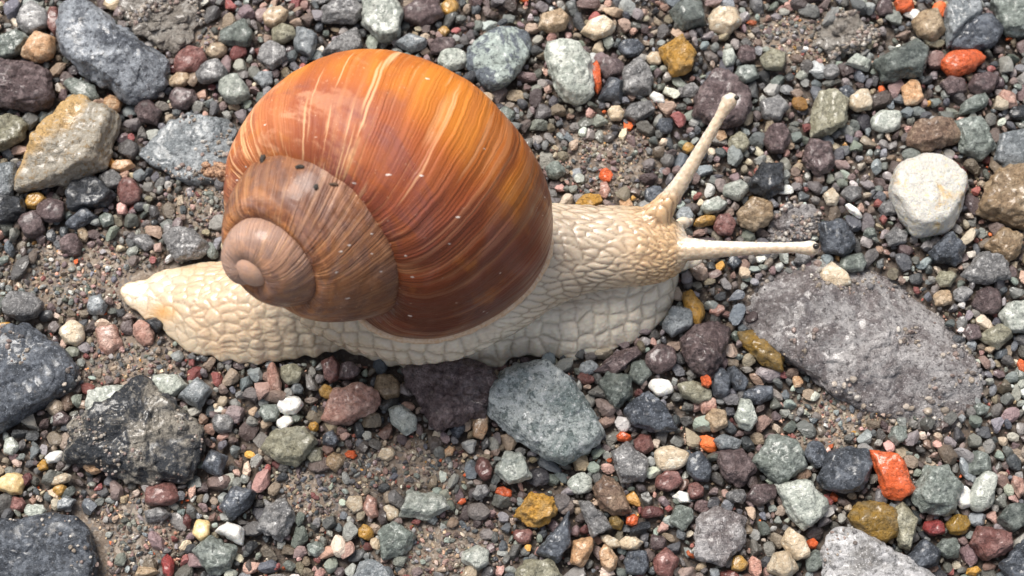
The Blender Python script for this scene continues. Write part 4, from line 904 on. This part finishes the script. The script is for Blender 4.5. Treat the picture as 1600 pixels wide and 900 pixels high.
rm = tmp.modifiers.new('r', 'REMESH'); rm.mode = 'VOXEL'; rm.voxel_size = 2.3; rm.use_smooth_shade = True
sm = tmp.modifiers.new('s', 'SMOOTH'); sm.factor = .5; sm.iterations = 7
dg = bpy.context.evaluated_depsgraph_get(); body_me = bpy.data.meshes.new_from_object(tmp.evaluated_get(dg))
bpy.data.objects.remove(tmp); bpy.data.meshes.remove(raw); body_me.name = 'body'
n = len(body_me.vertices); co = np.empty(n*3, np.float32); body_me.vertices.foreach_get('co', co); co = co.reshape(-1, 3).astype(float)
nr = np.empty(n*3, np.float32); body_me.vertices.foreach_get('normal', nr); nr = nr.reshape(-1, 3).astype(float)
# back to picture columns for the layout of the skin
def to_px(p):
    q = p-CP; zc = -(q@cZ); return 800+D*(q@cX)/zc, 450-D*(q@cY)/zc
PX, PY = to_px(co)
yc = np.interp(co[:, 0], [G(x, 0)[0] for x in (190, 350, 700, 900, 1060)], [G(0, y)[1] for y in (452, 482, 470, 452, 425)])
dv = yc-co[:, 1]; tt = np.where(dv > 0, dv, dv)+np.where(dv > 0, 1, -1)*.75*(100-co[:, 2])
x_ = co[:, 0]
sst = lambda v, a, b: (lambda q: q*q*(3-2*q))(np.clip((v-a)/(b-a), 0, 1))
wob = fbm(np.stack([x_/45, tt/45, 0*x_], 1), 71, 2)
tail = 1-sst(PX, 330, 520)
# boundary between the leathery neck and the foot fringe, measured down the side
z3 = co[:, 2]
neckw = sst(z3, 52, 72)*sst(PX, 700, 840)
edge = sst(tt, 75, 105)*(1-neckw)
tent = np.clip(sst(PX, 1050, 1085)+sst(-PY, -312, -290)*sst(PX, 1020, 1040), 0, 1)*sst(z3, 60, 90)
fringeA, cA = voro2(x_/25+wob*.12, tt/34+wob*.25, 81, .48)
tailA, cB = voro2(x_/21+wob*.25, tt/19, 82, .95)
rx, ry = x_*.93+tt*.36, -x_*.36+tt*.93
shr = 1.+1.0*sst(PX, 960, 1050)
neckA, cC = voro2(rx/27+wob*.3, ry/11.5+wob*.4, 83, .95)
neckB, cD = voro2(rx/16+wob*.3, ry/8.5+wob*.4, 84, .95)
hb = sst(PX, 950, 1010)
neckE = neckA*(1-hb)+neckB*hb
tn = np.clip(.5+.6*fbm(co/4.2, 85, 2), 0, 1)
pl = lambda e, w: 1-np.exp(-(e/w)**1.3)
Hf, Ht, Hn, Ht2 = pl(fringeA, .13), pl(tailA, .10), pl(neckE, .12), sst(tn, .15, .8)
Df, Dt, Dn = pl(fringeA, .42), pl(tailA, .4), pl(neckE, .42)
smallA, _ = voro2(x_/11, tt/10, 86, 1.); Hs = pl(smallA, .25)
nkw = neckw*(1-tent); fg = (1-nkw)*(1-tent)
plate = Hf*(1-tail)+Ht*tail
dome = (Df*.75+Hf*.25)*(1-tail)+(Dt*.8+Ht*.2)*tail
hgt = fg*(dome*(4.6-1.6*tail)+Hs*1.0*(1-.5*tail)-2.8+1.0*tail)+nkw*((Dn*.8+Hn*.2)*3.2-1.8)+tent*(Ht2*.6-.3)
vert = sst(nr[:, 2], -.4, .0); hgt = hgt*vert*(.25+.75*sst(z3, 5, 26))
co2 = co+nr*hgt[:, None]
body_me.vertices.foreach_set('co', (co2-BASE).astype(np.float32).ravel())
# pigment of the skin: cream tail, tan neck, pale grey fringe, brownish net of furrows
cream, tanc, greyc, whitec = np.array([.58, .47, .335]), np.array([.58, .385, .21]), np.array([.72, .64, .515]), np.array([.74, .71, .64])
front = sst(PX, 480, 760)
C = cream[None]*(1-front)[:, None]+greyc[None]*front[:, None]
nk = nkw*sst(PX, 760, 900); head = sst(PX, 930, 1040)
ncol = np.array([.52, .42, .31])[None]*(1-head)[:, None]+tanc[None]*head[:, None]
C = C*(1-nk)[:, None]+ncol*nk[:, None]
C = C*(1-tent*.75)[:, None]+np.array([.60, .46, .31])[None]*(tent*.75)[:, None]
lit_gran = tent*sst(nr[:, 1]+nr[:, 2]*.4, .1, .7); C = C*(1-lit_gran*.8)[:, None]+whitec[None]*(lit_gran*.8)[:, None]  # white granules, with the lit upper side of the tentacles painted in
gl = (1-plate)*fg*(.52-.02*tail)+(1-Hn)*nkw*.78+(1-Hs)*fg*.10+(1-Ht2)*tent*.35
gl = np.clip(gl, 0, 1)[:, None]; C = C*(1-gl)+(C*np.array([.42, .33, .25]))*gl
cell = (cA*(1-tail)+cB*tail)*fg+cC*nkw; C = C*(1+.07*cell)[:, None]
blush = sst(fbm(np.stack([x_/90, tt/60, 0*x_], 1), 77, 2), .0, .6)*tail; C = C*(1-.3*blush)[:, None]+np.array([.72, .44, .24])[None]*(.3*blush)[:, None]
tipd = np.exp(-((PX-255)**2/22**2+(PY-488)**2/14**2)); C = C*(1-.75*tipd)[:, None]+np.array([.62, .30, .06])[None]*(.75*tipd)[:, None]
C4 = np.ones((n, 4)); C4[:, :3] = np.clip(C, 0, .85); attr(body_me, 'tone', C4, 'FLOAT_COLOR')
body_me.polygons.foreach_set('use_smooth', np.ones(len(body_me.polygons), bool)); body_me.update()
def skin_mat():
    t = NT('snail_skin'); v = t.n('TexCoord').outputs['Object']; c = t.attr('tone', 'Color')
    n2 = t.noise(v, .22, 4, .65); n3 = t.noise(v, .8, 3, .6)
    c = t.mix(t.step(n2, .55, .75, 0, .30), c, t.mix(1., c, (.72, .58, .42), 'MULTIPLY')); c = t.mix(t.step(n3, .45, .25, 0, .25), c, (.80, .74, .64))
    t.put(t.p.inputs['Base Color'], c); t.put(t.p.inputs['Roughness'], t.step(n2, .3, .7, .12, .30))
    t.p.inputs['Subsurface Weight'].default_value = .55; t.p.inputs['Subsurface Radius'].default_value = (1, .6, .35); t.p.inputs['Subsurface Scale'].default_value = 12*S
    t.p.inputs['Coat Weight'].default_value = .6; t.p.inputs['Coat Roughness'].default_value = .12
    b = t.bump(n2, .45, 2.4); b = t.bump(n3, .4, 1., b); t.put(t.p.inputs['Normal'], b); return t.m
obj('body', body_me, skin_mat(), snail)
eye_m = simple_mat('eye_spot', (.012, .01, .008), (.03, .022, .016), .2)
for (px, py, z, r) in ((1151, 153, 209, 3.4), (1275, 385, 158, 4.2)):
    V, F = ICO[3]; c = G(px, py, z); obj('eye', mesh_np('eye', V*r*np.array([1.1, 1, .8])*(1+.05*noise(V*2, 3))[:, None], F), eye_m, snail, c-BASE)
# ---- crumbs of soil stuck to the shell
dirt = simple_mat('soil_crumb', (.05, .03, .02), (.16, .09, .05), .8, .4, 3.); black = simple_mat('black_speck', (.015, .012, .01), (.05, .04, .03), .7, .5)
def on_shell(px, py):
    qx, qy = to_px(P.reshape(-1, 3)); d = np.hypot(qx-px, qy-py); c = np.where(d < 6)[0]
    if not len(c): c = [int(np.argmin(d))]
    dep = (P.reshape(-1, 3)[c]-CP)@cZ; k = c[int(np.argmax(dep))]; return P.reshape(-1, 3)[k], Nn.reshape(-1, 3)[k]
for (px, py, a, b, m_) in ((409, 246, 3.6, 7, black), (472, 257, 5.5, 2.6, black), (496, 289, 3, 4.2, black), (519, 283, 6, 2, dirt)):
    c, nn = on_shell(px, py); V, F = ICO[3]; V = V*np.array([a, b, min(a, b)*.8])*(1+.28*fbm(V*1.6+px, px, 2))[:, None]
    obj('dirt_speck', mesh_np('dirt_speck', V, F), m_, shell, c+nn*1.5-BASE)
r_ = np.random.default_rng(5); c, nn = on_shell(346, 268); parts = []; off = 0; Vs, Fs2 = [], []
for k in range(16):
    V, F = ICO[2]; s = r_.uniform(4.5, 9); s = 9.5-.3*k; q = np.array([1-k*2., .35*k+r_.normal(0, 4.5), r_.normal(0, 4)]); V = V*s*(1+.25*fbm(V*1.5+k, k, 2))[:, None]*np.array([1.1, .8, .8])+q
    Vs.append(V); Fs2.append(F+off); off += len(V)
crumb = obj('soil_clump', mesh_np('soil_clump', np.concatenate(Vs), np.concatenate(Fs2)), simple_mat('rusty_crumb', (.08, .03, .012), (.5, .3, .18), .6, .3, 3.), None, c)
tag(crumb, 'small rusty brown crumb of soil stuck to the back of the shell', 'soil crumb')
